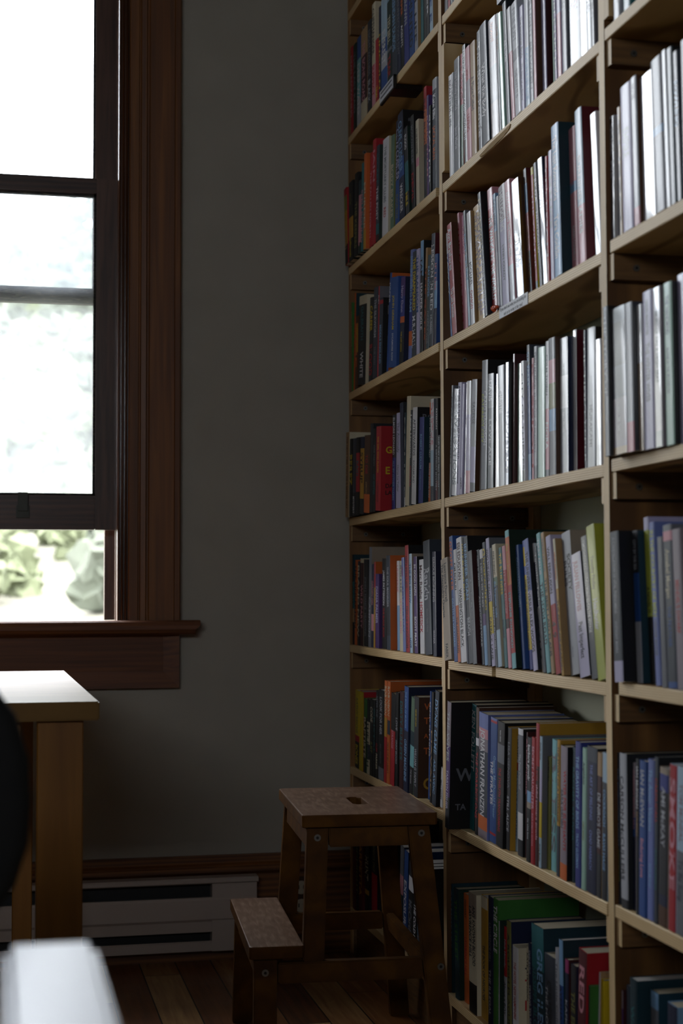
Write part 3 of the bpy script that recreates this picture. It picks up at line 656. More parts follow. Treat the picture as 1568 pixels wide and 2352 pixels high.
(2.5741,0.0155,0.2354,7.3,0.9216,'gy','BRIDA@wh@.12@.3@.7;PAULO COELHO@wh@.38@.7@.6','','','',0),
(2.5298,0.0206,0.2295,6.5,0.9117,'bk','VERONIKA@wh@.2@.4','','nv','',2),
(2.4856,0.0096,0.216,2.1,0.9036,'rd','FREEMAN@pk@.1@.8','','','',0),
(2.4754,0.0184,0.222,2.1,0.9059,'li','MALICE@lg@.2@.6','','','',0),
(2.4497,0.0339,0.2574,2.8,0.9036,'lb','The Last Romantics@wh@.08@.5@.55;Tara Conklin@wh@.6@.88@.55','','dt','',0),
(2.4152,0.031,0.2432,2.8,0.921,'pk','THE LIZARD CAGE@pk@.1@.4@.4;KAREN CONNELLY@wh@.68@.92@.35','pk@0,lb@.38,pk@.45','','',0),
(2.3564,0.0304,0.2574,3.6,0.9111,'pb','BURNING LADIES@wh@.3@.8@.4','pb@0,pk@.62','dr','',0),
(2.268,0.0206,0.2262,4.5,0.9036,'wh','','','','',2),
]),
('M4',1.1211,[
(3.0941,0.0119,0.2285,-5.7,0.9072,'gy','EXCAVATION@ch@.1@.7','','','',0),
(3.0677,0.0278,0.2161,-7.1,0.9036,'lg','CONVERSATIONS@dt@.05@.9','','','',2),
(3.032,0.0243,0.2252,-5.2,0.9036,'li','A HOME AT THE END OF THE WORLD@nv@.03@.68@.7;CUNNINGHAM@nv@.74@.9@.5','','','',0),
(3.0062,0.0149,0.2196,-6.1,0.9036,'li','NORTH@ch@.85@.95','','','',0),
(2.9906,0.0113,0.2208,-6.1,0.9063,'nv','','','','',2),
(2.9689,0.0234,0.2203,-4.1,0.9036,'li','','wh@0,li@.3,pk@.8','','',1),
(2.9394,0.0325,0.2178,-5.9,0.9036,'lg','SAGESSE@gy@.2@.4','lg@0,li@.6,gy@.92','br','',0),
(2.9062,0.0079,0.2159,-5.9,0.9128,'wh','','','','',1),
(2.8676,0.0354,0.2454,-3.4,0.9036,'gy','CRAIG DAVIDSON@lg@.24@.66@.4@.2;CATARACT CITY@yg@.26@.64@.4@-.2','','bk','',0),
(2.8267,0.028,0.2156,-2.6,0.9036,'gy','DAVIS@lg@.06@.24@.6;LOVE AGE@lg@.4@.8@.4','gy@0,sl@.3','bk','',1),
(2.7981,0.0216,0.2122,-2.6,0.9091,'wh','','ind@0,wh@.1','','',2),
(2.7583,0.028,0.2229,0.0,0.9036,'lg','CHRISTIE@wh@.2@.4','','','',1),
(2.7298,0.0132,0.2246,-2.1,0.9069,'bl','INVISIBLE@lg@.4@.9','','bk','',2),
(2.716,0.0081,0.2381,-2.8,0.9152,'dr','','','mr','',1),
(2.7047,0.023,0.2188,-2.1,0.9216,'mg','','','','',2),
(2.6469,0.0129,0.2167,1.0,0.9117,'ch','CITY OF THIEVES@nv@.1@.9','wh@0,li@.3,ch@.9','','',1),
(2.6334,0.0168,0.243,0.6,0.9178,'bl','SIX YEARS@lb@.05@.3','sl@0,bl@.15,lb@.8','','',0),
(2.5858,0.01,0.2119,-1.2,0.9079,'pk','PASSION@rd@.05@.9','','','',0),
(2.5626,0.0156,0.2279,-1.3,0.9036,'lg','TIMMY REARDON@sl@.04@.32;MISSING CHILDREN@gy@.35@.8@.35','lg@0,gy@.9','','',0),
(2.5437,0.0284,0.2225,-1.9,0.9036,'mg','','','','',1),
(2.5147,0.0198,0.2288,-1.9,0.9067,'wh','COLM TOIBIN@gy@.1@.4@.4;NORA@wh@.6@.8','wh@0,pk@.5,gy@.95','','',0),
(2.4852,0.0314,0.2298,0.0,0.9036,'gy','','gy@0,pk@.16,ol@.33,lb@.52,gy@.68','br','',0),
(2.4533,0.0328,0.2249,-0.7,0.9109,'lg','THE@gy@.19@.22@.5;WHITE@gy@.23@.28@.7;FIRST NOVEL@wh@.55@.7@.6','lg@0,wh@.28,lg@.52','nv','',1),
(2.42,0.0133,0.2343,-0.7,0.9215,'wh','','','dr','',2),
(2.3703,0.0095,0.2263,0.0,0.9216,'nv','THE TIME KEEPER@lg@.05@.95','','','',0),
(2.3344,0.0305,0.2213,-1.7,0.9117,'lg','MURAKAMI@gy@.55@.85@.35','','bk','',1),
(2.3033,0.0067,0.2574,-1.9,0.9315,'gy','','','','',0),
(2.2807,0.0188,0.1958,-0.7,0.9054,'wh','','','','',2),
]),
('M5',0.7899,[
(3.0235,0.0487,0.2028,7.2,0.8748,'bg','Lawrence Durrell@ch@.05@.43@.32@.22;The Alexandria Quartet@ch@.05@.58@.32@-.2;FABER@ch@.84@.98@.4','','','',0),
(2.9739,0.0229,0.2482,7.2,0.8801,'bl','GEOFF DYER@or@.04@.44@.7;DEATH IN VARANASI@lb@.5@.88@.5','','','',0),
(2.9497,0.0194,0.2212,7.3,0.8806,'wh','KIM ECHLIN@bk@.12@.36@.6;THE DISAPPEARED@mr@.6@.92@.6','wh@0,or@.5','','',0),
(2.9291,0.0355,0.2429,7.4,0.8812,'wh','ESI EDUGYAN@mr@.04@.34@.6;WASHINGTON BLACK@ch@.41@.88@.65','','','',0),
(2.8922,0.0111,0.2435,7.6,0.8813,'ch','HALF-BLOOD BLUES@yl@.05@.5@.6','ch@0,nv@.5','','',0),
(2.88,0.0262,0.2443,7.7,0.8815,'sl','JENNIFER EGAN@lb@.05@.5@.65;BEACH@lg@.64@.78@.7','','bk','',0),
(2.8525,0.0239,0.2157,7.8,0.8814,'gy','A Visit from the Goon Squad@lg@.25@.7@.3','','mr','',0),
(2.8279,0.0181,0.2178,7.8,0.8904,'sl','OMAR EL AKKAD@lg@.05@.32@.5;AMERICAN WAR@lg@.4@.85@.6','','','',0),
(2.8086,0.0191,0.2178,7.9,0.8907,'ch','HELIX ISLAND@lg@.12@.5@.5;BEAUTIFUL@lb@.7@.95@.5','wh@0,ch@.08,pu@.56,lb@.66','','',0),
(2.7884,0.018,0.231,8.0,0.8908,'sl','Ghostwritten@yl@.05@.55@.8','','','',0),
(2.7693,0.0203,0.2377,8.1,0.8918,'li','WHO THE DEVIL CREATES@ch@.08@.5@.55;PATRICK LANE@ch@.62@.95@.5','li@0,yl@.5,li@.75','gy','',0),
(2.7478,0.0126,0.2197,8.2,0.892,'sl','PERFIDY ENOUGH@lg@.5@.85@.6','','','',0),
(2.7343,0.0223,0.2248,8.3,0.8921,'sl','ANNE ENRIGHT@ch@.05@.25@.4;the forgotten waltz@lb@.3@.6@.5','cr@0,sg@.27,sl@.34,pb@.7','','',0),
(2.7112,0.019,0.2189,8.3,0.897,'te','THE BLUE DEER@yl@.05@.4@.7;Jane Howard@nv@.6@.75','','','',0),
(2.6911,0.0191,0.2212,8.4,0.8972,'pk','The Ice Dancer@pk@.2@.56@.5','pk@0,rd@.2,mr@.6,pk@.68','','',0),
(2.6708,0.0225,0.2487,8.5,0.8976,'lt','Big Girl Panties@gd@.1@.38@.5;STEPHANIE EVANOVICH@lt@.45@.85@.5','lt@0,or@.05,rd@.4,lt@.89','dg','',0),
(2.6475,0.018,0.2216,8.5,0.9081,'bl','CONVERSATION WITH@lb@.1@.5','','','',0),
(2.6288,0.0187,0.2292,8.5,0.9153,'pw','THIS IS YOUR LIFE HARRIET CHANCE@sl@.3@.85@.35','pw@0,yl@.05,pw@.2,yl@.27,ind@.85','','',0),
(2.5793,0.0229,0.2315,11.5,0.9054,'pw','THE UNIVERSE VERSUS ALEX WOODS@ch@.1@.86@.6','pw@0,li@.4','ch','',0),
(2.5554,0.0067,0.2253,11.5,0.9125,'wh','EVIE WYLD@nv@.3@.9','wh@0,nv@.15,wh@.5','','',0),
(2.5235,0.0137,0.2179,11.5,0.9036,'sl','Timothy Taylor@lg@.05@.5@.5','','','',0),
(2.5074,0.0197,0.2398,11.5,0.9036,'lt','TERRY FALLIS@wh@.04@.3@.4;THE HIGH ROAD@ch@.36@.8@.7','','','',0),
(2.4848,0.0169,0.2404,11.5,0.9036,'tn','TERRY FALLIS@gy@.04@.28@.4;THE BEST LAID PLANS@ch@.33@.88@.6','','','',0),
(2.4633,0.0231,0.2327,11.2,0.9036,'li','WILL FERGUSON@ch@.08@.42@.5;419@mr@.62@.74@.75','li@0,rd@.5','','',0),
(2.4368,0.0119,0.2269,9.3,0.9036,'gd','HELEN FIELDING@or@.1@.3@.5;THE EDGE OF REASON@br@.45@.96@.6','cr@0,gd@.37','tn','',0),
(2.4241,0.0397,0.2353,9.3,0.9145,'lg','SOCIETY@ch@.16@.42@.33@.22;RULES@ch@.2@.38@.33@-.2;JULIE FALCONER@gy@.8@.88@.3','lg@0','bg','',0),
(2.356,0.0385,0.1986,11.1,0.9046,'li','JULIAN FELLOWES@mgn@.06@.47@.4;Past Imperfect@nv@.56@.85@.5','','ch','',1),
(2.3162,0.0226,0.2273,10.9,0.9085,'sl','TIMOTHY FINDLEY@lg@.03@.26@.5;NOT WANTED ON THE VOYAGE@wh@.3@.68@.5','','','',1),
(2.2781,0.0295,0.2422,10.7,0.9036,'yg','Timothy Findley@ol@.2@.42@.4;Headhunter@wh@.48@.68@.55','','','',1),
(2.2475,0.0067,0.2574,10.0,0.936,'gy','CLAIRE MESSUD@lg@.05@.2@.4;THE LAST LIFE@lg@.26@.6@.4','','bk','',0),
]),
('M6',0.4601,[
(3.0291,0.0272,0.2516,-5.5,0.8748,'mv','THE WIVES@lg@.08@.47@.6;TARRYN FISHER@li@.54@.85@.45','mv@0,pu@.35,ch@.75','bk','W@gy@.52@.035;TA@gy@.8@.017',0),
(3.0012,0.0298,0.2475,-5.5,0.9173,'te','KEN FOLLETT@wh@.05@.53@.7;WORLD WITHOUT END@dt@.7@.84@.5','','bk','',0),
(2.9351,0.0196,0.2455,-4.0,0.9074,'bk','THE CORRECTIONS@rd@.35@.87@.75','br@0,bk@.2,wh@.24,bk@.3','','',0),
(2.902,0.0558,0.2367,-3.4,0.9036,'sl','JONATHAN FRANZEN@wh@.13@.82@.62','pw@0,pk@.12,mv@.2,sl@.3,or@.82,mv@.93','','',0),
(2.8455,0.0376,0.2322,-4.1,0.9079,'bl','THE PYRATES@wh@.35@.7@.42@-.15;George MacDonald Fraser@lb@.3@.8@.3@.28','pw@0,rd@.02,bl@.04,rd@.92,bl@.94','','',0),
(2.7921,0.0394,0.2296,-4.7,0.9036,'bk','Pauline GEDGE@wh@.07@.16@.3;THE TWELFTH TRANSFORMING@rd@.37@.88@.5','bk@0,gy@.18,bk@.33','','',0),
(2.7521,0.023,0.2219,-4.7,0.9094,'bk','LISA GENOVA@gy@.12@.5@.5;STILL ALICE@lg@.56@.85@.5','','gd','',0),
(2.7285,0.0115,0.2084,-4.9,0.9197,'wh','HEAVEN@ch@.03@.2;ALWAYS CHARMED@bl@.3@.9@.5','wh@0,rd@.23,pb@.3','','',0),
(2.6864,0.027,0.225,-2.4,0.9098,'gy','The Petty Details of@lg@.2@.48@.35;So and Sos Life@gy@.36@.6@.3@-.2','wh@0,gy@.05,wh@.66,ch@.87','bk','',0),
(2.6588,0.0067,0.2211,-4.0,0.9138,'mr','ALEXANDRIA@pk@.05@.5','','mr','',0),
(2.6238,0.0216,0.2153,-4.0,0.9039,'ch','barbara gowdy@wh@.06@.35@.5;the white bone@lg@.65@.82@.35','ch@0,lb@.43,bg@.52,bk@.57','','',0),
(2.5989,0.019,0.2174,-3.4,0.9036,'rd','SECRET DAUGHTER@pk@.07@.57@.6;SHILPI SOMAYA GOWDA@pk@.6@.86@.35','','','',0),
(2.5765,0.0176,0.2436,-3.2,0.9036,'rd','THE GOLDEN SON@rd@.1@.4@.5;shilpi somaya gowda@pk@.43@.82@.55','rd@0,mr@.3','gd','',0),
(2.5577,0.0131,0.223,-3.3,0.9036,'li','Doppler Home@ch@.05@.18@.45;Flying Books@ch@.82@.95@.45','pb@0,li@.25,yl@.5,pb@.77','gy','',0),
(2.5441,0.0144,0.1895,-3.3,0.9129,'ol','GRUMPY OLD@ch@.03@.22@.5','','','',0),
(2.5291,0.0247,0.2198,-3.3,0.9152,'lt','BLESS@gy@.1@.86@.8','','','',0),
(2.4762,0.0151,0.2242,-2.9,0.9053,'gd','THE STORY OF A MARRIAGE@br@.05@.6@.55','gd@0,sl@.63','','',0),
(2.455,0.0307,0.2162,-2.9,0.9036,'mv','SARA GRUEN@sl@.33@.62@.35@-.2;WATER FOR ELEPHANTS@rd@.18@.78@.35@.22','mv@0,or@.88','bk','',0),
(2.4238,0.0161,0.2174,-3.8,0.911,'dt','RACHEL STUVER@te@.15@.7@.5','','dt','',0),
(2.3856,0.0242,0.2293,-2.0,0.9036,'ind','THE GRAVITY OF BIRDS@lb@.1@.6@.5;TRACY GUZEMAN@lb@.63@.87@.4','','','',0),
(2.3591,0.0192,0.2221,-3.3,0.9036,'mg','Angeldust@sl@.1@.26@.4;CARY FAGAN@ol@.52@.65@.4','','','',0),
(2.339,0.0419,0.2261,-3.2,0.9036,'nv','THE ART OF FIELDING@pw@.12@.5@.25;CHAD HARBACH@pw@.57@.84@.25','sl@0,nv@.1','bk','',0),
(2.2954,0.0197,0.2208,-3.2,0.9036,'mr',"DE NIRO'S GAME@lg@.28@.66@.65",'tn@0,mr@.16,ch@.7','','',0),
(2.2739,0.0218,0.2227,-2.9,0.9036,'sl','RAWI HAGE@lb@.55@.8@.4;COCKROACH@lb@.25@.5@.4','pb@0,sl@.2,ch@.7','','',0),
]),
('M7',0.117,[
(3.1054,0.0054,0.2178,0.0,0.909,'dt','ASYMMETRY@lb@.05@.6@.6','','','',0),
(3.0995,0.0067,0.2084,0.0,0.9155,'bg','THE SENSE OF STYLE@gy@.1@.9@.4','','','',0),
(3.0682,0.0318,0.2167,1.5,0.9056,'dt','THE STREET@gn@.1@.65@.6','','dg','',0),
(3.0359,0.0304,0.2123,0.0,0.9146,'or','HIGHWAY@br@.05@.22@.5;LAWRENCE HILL@rd@.4@.75@.5','','','',0),
(2.9704,0.0509,0.2286,0.0,0.9047,'cr','ANY KNOWN BLOOD@ch@.1@.6@.32@.22;LAWRENCE HILL@ch@.12@.55@.35@-.22','bg@0,cr@.2,bk@.75','cr','',0),
(2.9189,0.0403,0.231,-1.1,0.9129,'gd','THE BOOK OF NEGROES@ch@.4@.85@.4','cr@0,gd@.1','gd','',0),
(2.8467,0.0289,0.2436,-1.5,0.9036,'nv','LAWRENCE HILL@gy@.2@.5@.4;THE ILLEGAL@lg@.55@.9@.4','','','',0),
(2.8165,0.03,0.2455,-1.8,0.9036,'gn','THE CIRCLE@wh@.05@.4@.7','','gn','',0),
(2.786,0.0067,0.2094,-1.8,0.9036,'lg','THE HUNDRED YEAR HISTORY@gy@.08@.9@.4','','dg','',0),
(2.7787,0.0169,0.2018,-1.8,0.9119,'rd','Nick Hornby@lg@.12@.38@.5;About a BOY@ch@.5@.8@.6','rd@0,lg@.45','bk','',0),
(2.733,0.0256,0.2207,0.0,0.9036,'ol','A ROUGH PLAGUE@ch@.1@.85@.4','','nv','',0),
(2.7038,0.0322,0.183,-1.1,0.9036,'wh','THE HOTEL NEW HAMPSHIRE@rd@.15@.7@.4','','cr','J@nv@.1@.02;T@rd@.3@.025;H@rd@.5@.025',0),
(2.6711,0.0156,0.1856,-1.1,0.9185,'cr','KATE ATKINSON@ch@.05@.5@.5','','','',0),
(2.626,0.0158,0.2024,1.0,0.9086,'nv','JOHN IRVING@lg@.06@.26@.6;TRYING TO SAVE PIGGY@lg@.35@.9@.6','','','',0),
(2.5949,0.06,0.2426,0.8,0.9036,'dt','GREG ILES@lb@.15@.7@.42@.22;MISSISSIPPI BLOOD@te@.17@.85@.32@-.22','te@0,dt@.3,nv@.6','dt','',0),
(2.5328,0.0502,0.2066,0.0,0.9036,'sl','GRISSOM@ch@.2@.7@.4;THE HOUSE@lg@.25@.7@.25@-.25','sl@0,pk@.7','gy','',0),
(2.4795,0.0163,0.2264,0.0,0.9036,'lg','The Little Coffee@gy@.1@.6@.5','','','',0),
(2.4623,0.0181,0.2443,0.0,0.9036,'bl','AYESHA AT LAST@nv@.3@.8@.6','lb@0,bl@.3','dt','',0),
(2.4412,0.0168,0.2186,-1.7,0.9036,'pu','KAFKA AND HIS@lg@.3@.85@.5','mgn@0,nv@.1','mr','',0),
(2.4239,0.0246,0.2142,-1.9,0.9066,'ch','THE EDGE OF THE@ol@.2@.9@.7','','nv','',0),
(2.3906,0.0349,0.2476,-4.3,0.9036,'dr','RED@pk@.1@.4','','rd','',0),
(2.355,0.0067,0.1981,-4.3,0.9065,'dg','WEST OF@wh@.5@.8@.5','','gn','',0),
(2.3477,0.0067,0.2203,-4.3,0.9206,'wh','','','tn','',0),
(2.3357,0.0125,0.2103,-3.1,0.9216,'yl','','','yl','',0),
]),
('R1',1.7861,[
(2.1942,0.0054,0.2054,0.0,0.9072,'ch','','','','',0),
(2.1855,0.0254,0.2264,0.8,0.9036,'lg','HARRIET@gy@.3@.9','','','',0),
(2.1596,0.0292,0.2174,0.8,0.9078,'te','','','','',0),
]),
('R2',1.4568,[
(2.2145,0.0144,0.192,0.0,0.9072,'ch','KILL ME@lg@.1@.5','lg@0,bk@.02,gy@.06,ch@.3','','',2),
(2.1996,0.0067,0.1949,0.0,0.9131,'gy','','','tn','',0),
(2.1703,0.0116,0.1939,1.9,0.9036,'tn','RUSSO@br@.1@.9','','','',0),
(2.1578,0.0382,0.2197,1.7,0.9036,'li','EMPIRE@lg@.3@.5','','','',0),
(2.1164,0.0221,0.2213,2.4,0.9036,'lg','NOTES@gy@.05@.15','lg@0,pk@.88','br','',0),
(2.0937,0.0397,0.2154,2.4,0.9088,'wh','','','','',2),
(2.0406,0.0346,0.2221,3.0,0.9036,'mv','','gy@0,lb@.45,gy@.5','','',0),
(2.0038,0.0129,0.2249,2.8,0.9036,'gy','','','','',1),
(1.9894,0.0198,0.2212,2.4,0.9036,'dt','','','bk','',0),
(1.9682,0.0167,0.2097,2.5,0.9036,'sl','ROWLING@lb@.2@.5@.6','','','',0),
(1.9487,0.0191,0.2167,1.0,0.9036,'ch','','','','',0),
]),
('R3',1.126,[
(2.1738,0.0194,0.2223,0.9,0.8775,'gy','THE STORY OF@lg@.05@.6@.5','','bk','',0),
(2.1539,0.0498,0.2154,0.9,0.8826,'sl','When the Door@wh@.68@.74@.3;Falls Open@wh@.75@.84@.3','sl@0,ch@.1,sl@.4,mv@.62,tn@.95','','',1),
(2.1033,0.0259,0.2148,0.9,0.883,'lg','','lg@0,pk@.8','ch','',0),
(2.0769,0.0156,0.2085,0.9,0.8896,'gd','','wh@0,tn@.4','','',2),
(2.0607,0.0323,0.2237,0.9,0.8922,'li','LINDEN MACINTYRE@gy@.06@.28@.35;THE WINTER WIVES@gy@.33@.7@.45','','','',0),
(2.0277,0.0254,0.2231,1.0,0.8926,'gy','MURDER ON A HIGH SEAT@ch@.15@.6@.35','mv@0,gy@.9','','',2),
(2.0017,0.0292,0.2244,1.0,0.8968,'mg','THE HANDMAID@sl@.08@.32@.4;ALONE IN THE BROOKLYN@sl@.4@.68@.4','','bk','',0),
(1.9719,0.0234,0.2315,1.0,0.9047,'li','','','','',1),
(1.9447,0.0226,0.2375,1.8,0.9036,'gy','','','','',0),
]),
('R4',0.7939,[
(2.1803,0.0328,0.2212,3.5,0.891,'sl','A CONSTELLATION OF VITAL PHENOMENA@lg@.04@.55@.45;ANTHONY MARRA@lg@.6@.81@.4','sl@0,li@.86','bk','',0),
(2.1469,0.0214,0.2219,3.5,0.9119,'ch','CITY BY THE SEA@lg@.06@.26@.6','ch@0,bl@.28,lg@.6','dt','',0),
(2.1213,0.019,0.2408,4.4,0.9216,'gy','WHERE WE@yg@.07@.3@.7;A NOVEL IT@bk@.42@.58@.5','li@0,yg@.08,bk@.6','','',0),
(2.079,0.0193,0.2317,4.5,0.9117,'pw','IN THE COUNTRY OF MEN@yg@.05@.58@.65;HISHAM MATAR@gy@.6@.82@.45','','','',0),
(2.0406,0.0195,0.209,3.0,0.9036,'gy','','','','',0),
(2.0197,0.0296,0.2247,3.2,0.9036,'sl','Annabel Morgan@cr@.15@.45@.4;THE FEATHER@bl@.5@.75@.35','gy@0,pk@.04,sl@.1,bl@.96','','',0),
(1.9886,0.0274,0.2178,3.5,0.9036,'mv',"MENDEL'S DWARF@rd@.32@.65@.45",'','','',0),
]),
('R5',0.4638,[
(2.2145,0.0063,0.2233,0.0,0.9072,'sl','THE ROSEWOOD CASKET@lb@.1@.62@.5;SHARYN McCRUMB@yg@.64@.85@.4','','','',0),
(2.1962,0.0261,0.2256,0.0,0.9036,'lg','CARSON McCULLERS@ch@.15@.82@.5@-.12','lg@0,ch@.94','ch','',0),
(2.1696,0.0082,0.2138,-1.4,0.911,'pu','CARSON McCULLERS@pk@.05@.45@.6','mv@0,bl@.37,nv@.5','','',0),
(2.143,0.0102,0.2228,-2.0,0.9036,'ch','IAN McEWAN@wh@.05@.32@.6;SATURDAY@tn@.34@.5@.5','','','',0),
(2.132,0.0247,0.2217,-2.6,0.9036,'bl','IAN McEWAN@lg@.06@.42@.5;Enduring Love@pk@.5@.75@.4','','','',0),
(2.1068,0.0221,0.2261,-2.6,0.9056,'pw','The Amoy Victims@lb@.06@.45@.6;DON MCKAY@lb@.65@.8@.4','','','',0),
(2.0792,0.0132,0.2328,-2.7,0.9036,'sl','CARDUCALL@rd@.13@.4@.6;WATER RUNNING@te@.55@.8@.5','','bk','',0),
(2.0645,0.0297,0.2195,-3.4,0.9036,'ch','AMI McKAY@lg@.12@.5@.4','bg@0,ind@.04,ch@.15,nv@.8,br@.87','','',0),
(2.0312,0.024,0.2272,-3.3,0.9036,'rd','SMOKE@pk@.08@.75@.75','','pb','',0),
(2.0065,0.0303,0.2267,-3.3,0.9036,'pb','TOM McNEAL@mv@.1@.45@.4;To Be Sung@sl@.55@.8@.5','pb@0,gy@.5','','',0),
]),
('R6',0.117,[
(2.2145,0.0054,0.2225,-1.6,0.9072,'mv','','mv@0,pu@.12,mv@.4','mr','',0),
(2.2086,0.0116,0.232,-1.8,0.912,'sl','NICE@wh@.3@.9@.6','','','',0),
(2.1754,0.0261,0.251,-1.8,0.9036,'dt','WALTER MOERS@te@.15@.8@.4','','dt','',0),
(2.1431,0.0272,0.2403,-1.8,0.9216,'gy','THE WAITING@lg@.2@.8@.4','lb@0,gy@.1','dt','',0),
(2.0849,0.0323,0.237,-1.9,0.9216,'nv','','','lb','',0),
]),
]

# ------------------------------------------------------------------ books
PAL = {'wh': ('d6d6da', 'white'), 'cr': ('c9bfa4', 'cream'), 'lg': ('a9acb4', 'pale grey'), 'gy': ('6a6d75', 'grey'), 'sl': ('343c48', 'slate grey'),
       'ch': ('22242a', 'charcoal'), 'bk': ('0d0d10', 'black'), 'nv': ('141d3c', 'navy'), 'bl': ('244c8e', 'blue'), 'lb': ('7aa4cc', 'light blue'),
       'pb': ('a3bdd0', 'pale blue'), 'pw': ('6c7ab6', 'periwinkle'), 'te': ('22686e', 'teal'), 'lt': ('74b0b6', 'light teal'), 'dt': ('10323c', 'dark teal'),
       'gn': ('35702c', 'green'), 'dg': ('10281e', 'dark green'), 'mg': ('97bcab', 'mint'), 'sg': ('5d7862', 'sage green'), 'yl': ('cdb31a', 'yellow'),
       'yg': ('a9b23a', 'yellow green'), 'ol': ('7a7a40', 'olive'), 'gd': ('b48a2c', 'gold'), 'or': ('c86428', 'orange'), 'rd': ('a81c26', 'red'),
       'dr': ('56111c', 'dark red'), 'mr': ('3c1216', 'maroon'), 'pk': ('cc8c98', 'pink'), 'mgn': ('96346a', 'magenta'), 'pu': ('4e3270', 'purple'),
       'li': ('b5b0cf', 'lilac'), 'br': ('4e311c', 'brown'), 'tn': ('a8885f', 'tan'), 'mv': ('8a7e88', 'mauve'), 'bg': ('9c8e7e', 'beige'), 'ind': ('2c3682', 'indigo')}
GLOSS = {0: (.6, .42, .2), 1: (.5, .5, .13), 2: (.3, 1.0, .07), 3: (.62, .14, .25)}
BM = {}
def bookmat(c, g, ink=False):
    k = (c, g, ink)
    if k in BM: return BM[k]
    m, nt, b = newmat(('lettering_' if ink else 'cover_') + PAL[c][1].replace(' ', '_') + ('', '_satin', '_gloss', '_matt')[g])
    N, L = nt.nodes, nt.links
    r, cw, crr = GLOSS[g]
    col = hexrgb(PAL[c][0])
    tc = N.new('ShaderNodeTexCoord'); ns = N.new('ShaderNodeTexNoise'); ns.inputs['Scale'].default_value = 22; ns.inputs['Detail'].default_value = 4
    mp = N.new('ShaderNodeMapping'); mp.inputs['Scale'].default_value = (1, 1, .25)
    oi = N.new('ShaderNodeObjectInfo'); ad = N.new('ShaderNodeVectorMath'); ad.operation = 'ADD'
    L.new(tc.outputs['Object'], mp.inputs['Vector']); L.new(mp.outputs[0], ad.inputs[0]); L.new(oi.outputs['Location'], ad.inputs[1]); L.new(ad.outputs[0], ns.inputs['Vector'])
    if not ink:
        cr = N.new('ShaderNodeValToRGB'); cr.color_ramp.elements[0].position = .3; cr.color_ramp.elements[1].position = .7
        cr.color_ramp.elements[0].color = tuple(x * .88 for x in col[:3]) + (1,)
        cr.color_ramp.elements[1].color = tuple(min(1, x * 1.08 + .002) for x in col[:3]) + (1,)
        L.new(ns.outputs['Fac'], cr.inputs[0]); L.new(cr.outputs[0], b.inputs['Base Color'])
    else:
        b.inputs['Base Color'].default_value = col
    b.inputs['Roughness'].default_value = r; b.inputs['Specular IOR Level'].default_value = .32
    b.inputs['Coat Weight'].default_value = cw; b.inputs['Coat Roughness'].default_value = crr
    if not ink:
        bp = N.new('ShaderNodeBump'); bp.inputs['Strength'].default_value = (.12, .12, .2, .1)[g]; bp.inputs['Distance'].default_value = .004
        L.new(ns.outputs['Fac'], bp.inputs['Height']); L.new(bp.outputs[0], b.inputs['Coat Normal']); L.new(bp.outputs[0], b.inputs['Normal'])
    BM[k] = m
    return m

# lettering: every distinct string is converted to a mesh once
def text_meshes(strings, res=3):
    objs = {}
    for s in strings:
        cu = bpy.data.curves.new('lettering', 'FONT'); cu.body = s; cu.resolution_u = res; cu.size = 1.0; cu.offset = .022
        o = bpy.data.objects.new('lettering', cu); C.objects.link(o); objs[s] = o
    bpy.context.view_layer.update()
    dg = bpy.context.evaluated_depsgraph_get()
    out = {}
    for s, o in objs.items():
        me = bpy.data.meshes.new_from_object(o.evaluated_get(dg))
        vs = [tuple(v.co[:2]) for v in me.vertices]; fs = [tuple(p.vertices) for p in me.polygons]
        x0 = min(v[0] for v in vs); x1 = max(v[0] for v in vs); y1 = max(v[1] for v in vs)
        out[s] = (vs, fs, x0, x1, max(.55, y1))
        cu = o.data; bpy.data.objects.remove(o); bpy.data.curves.remove(cu); bpy.data.meshes.remove(me)
    return out

def parse_t(tx):
    r = []
    for p in tx.split(';'):
        if not p: continue
        q = p.split('@')
        r.append((q[0], q[1], float(q[2]), float(q[3]), float(q[4]) if len(q) > 4 else .6, float(q[5]) if len(q) > 5 else 0.0))
    return r
LABEL_TXT = ["If you don't see what you are looking for", 'ask us to order it for you!']
strs = set(LABEL_TXT)
for rk, z, rs in BOOK_ROWS:
    for r in rs:
        for q in parse_t(r[6]): strs.add(q[0])
        for p in r[9].split(';'):
            if p: strs.add(p.split('@')[0])
TX = text_meshes(sorted(strs))

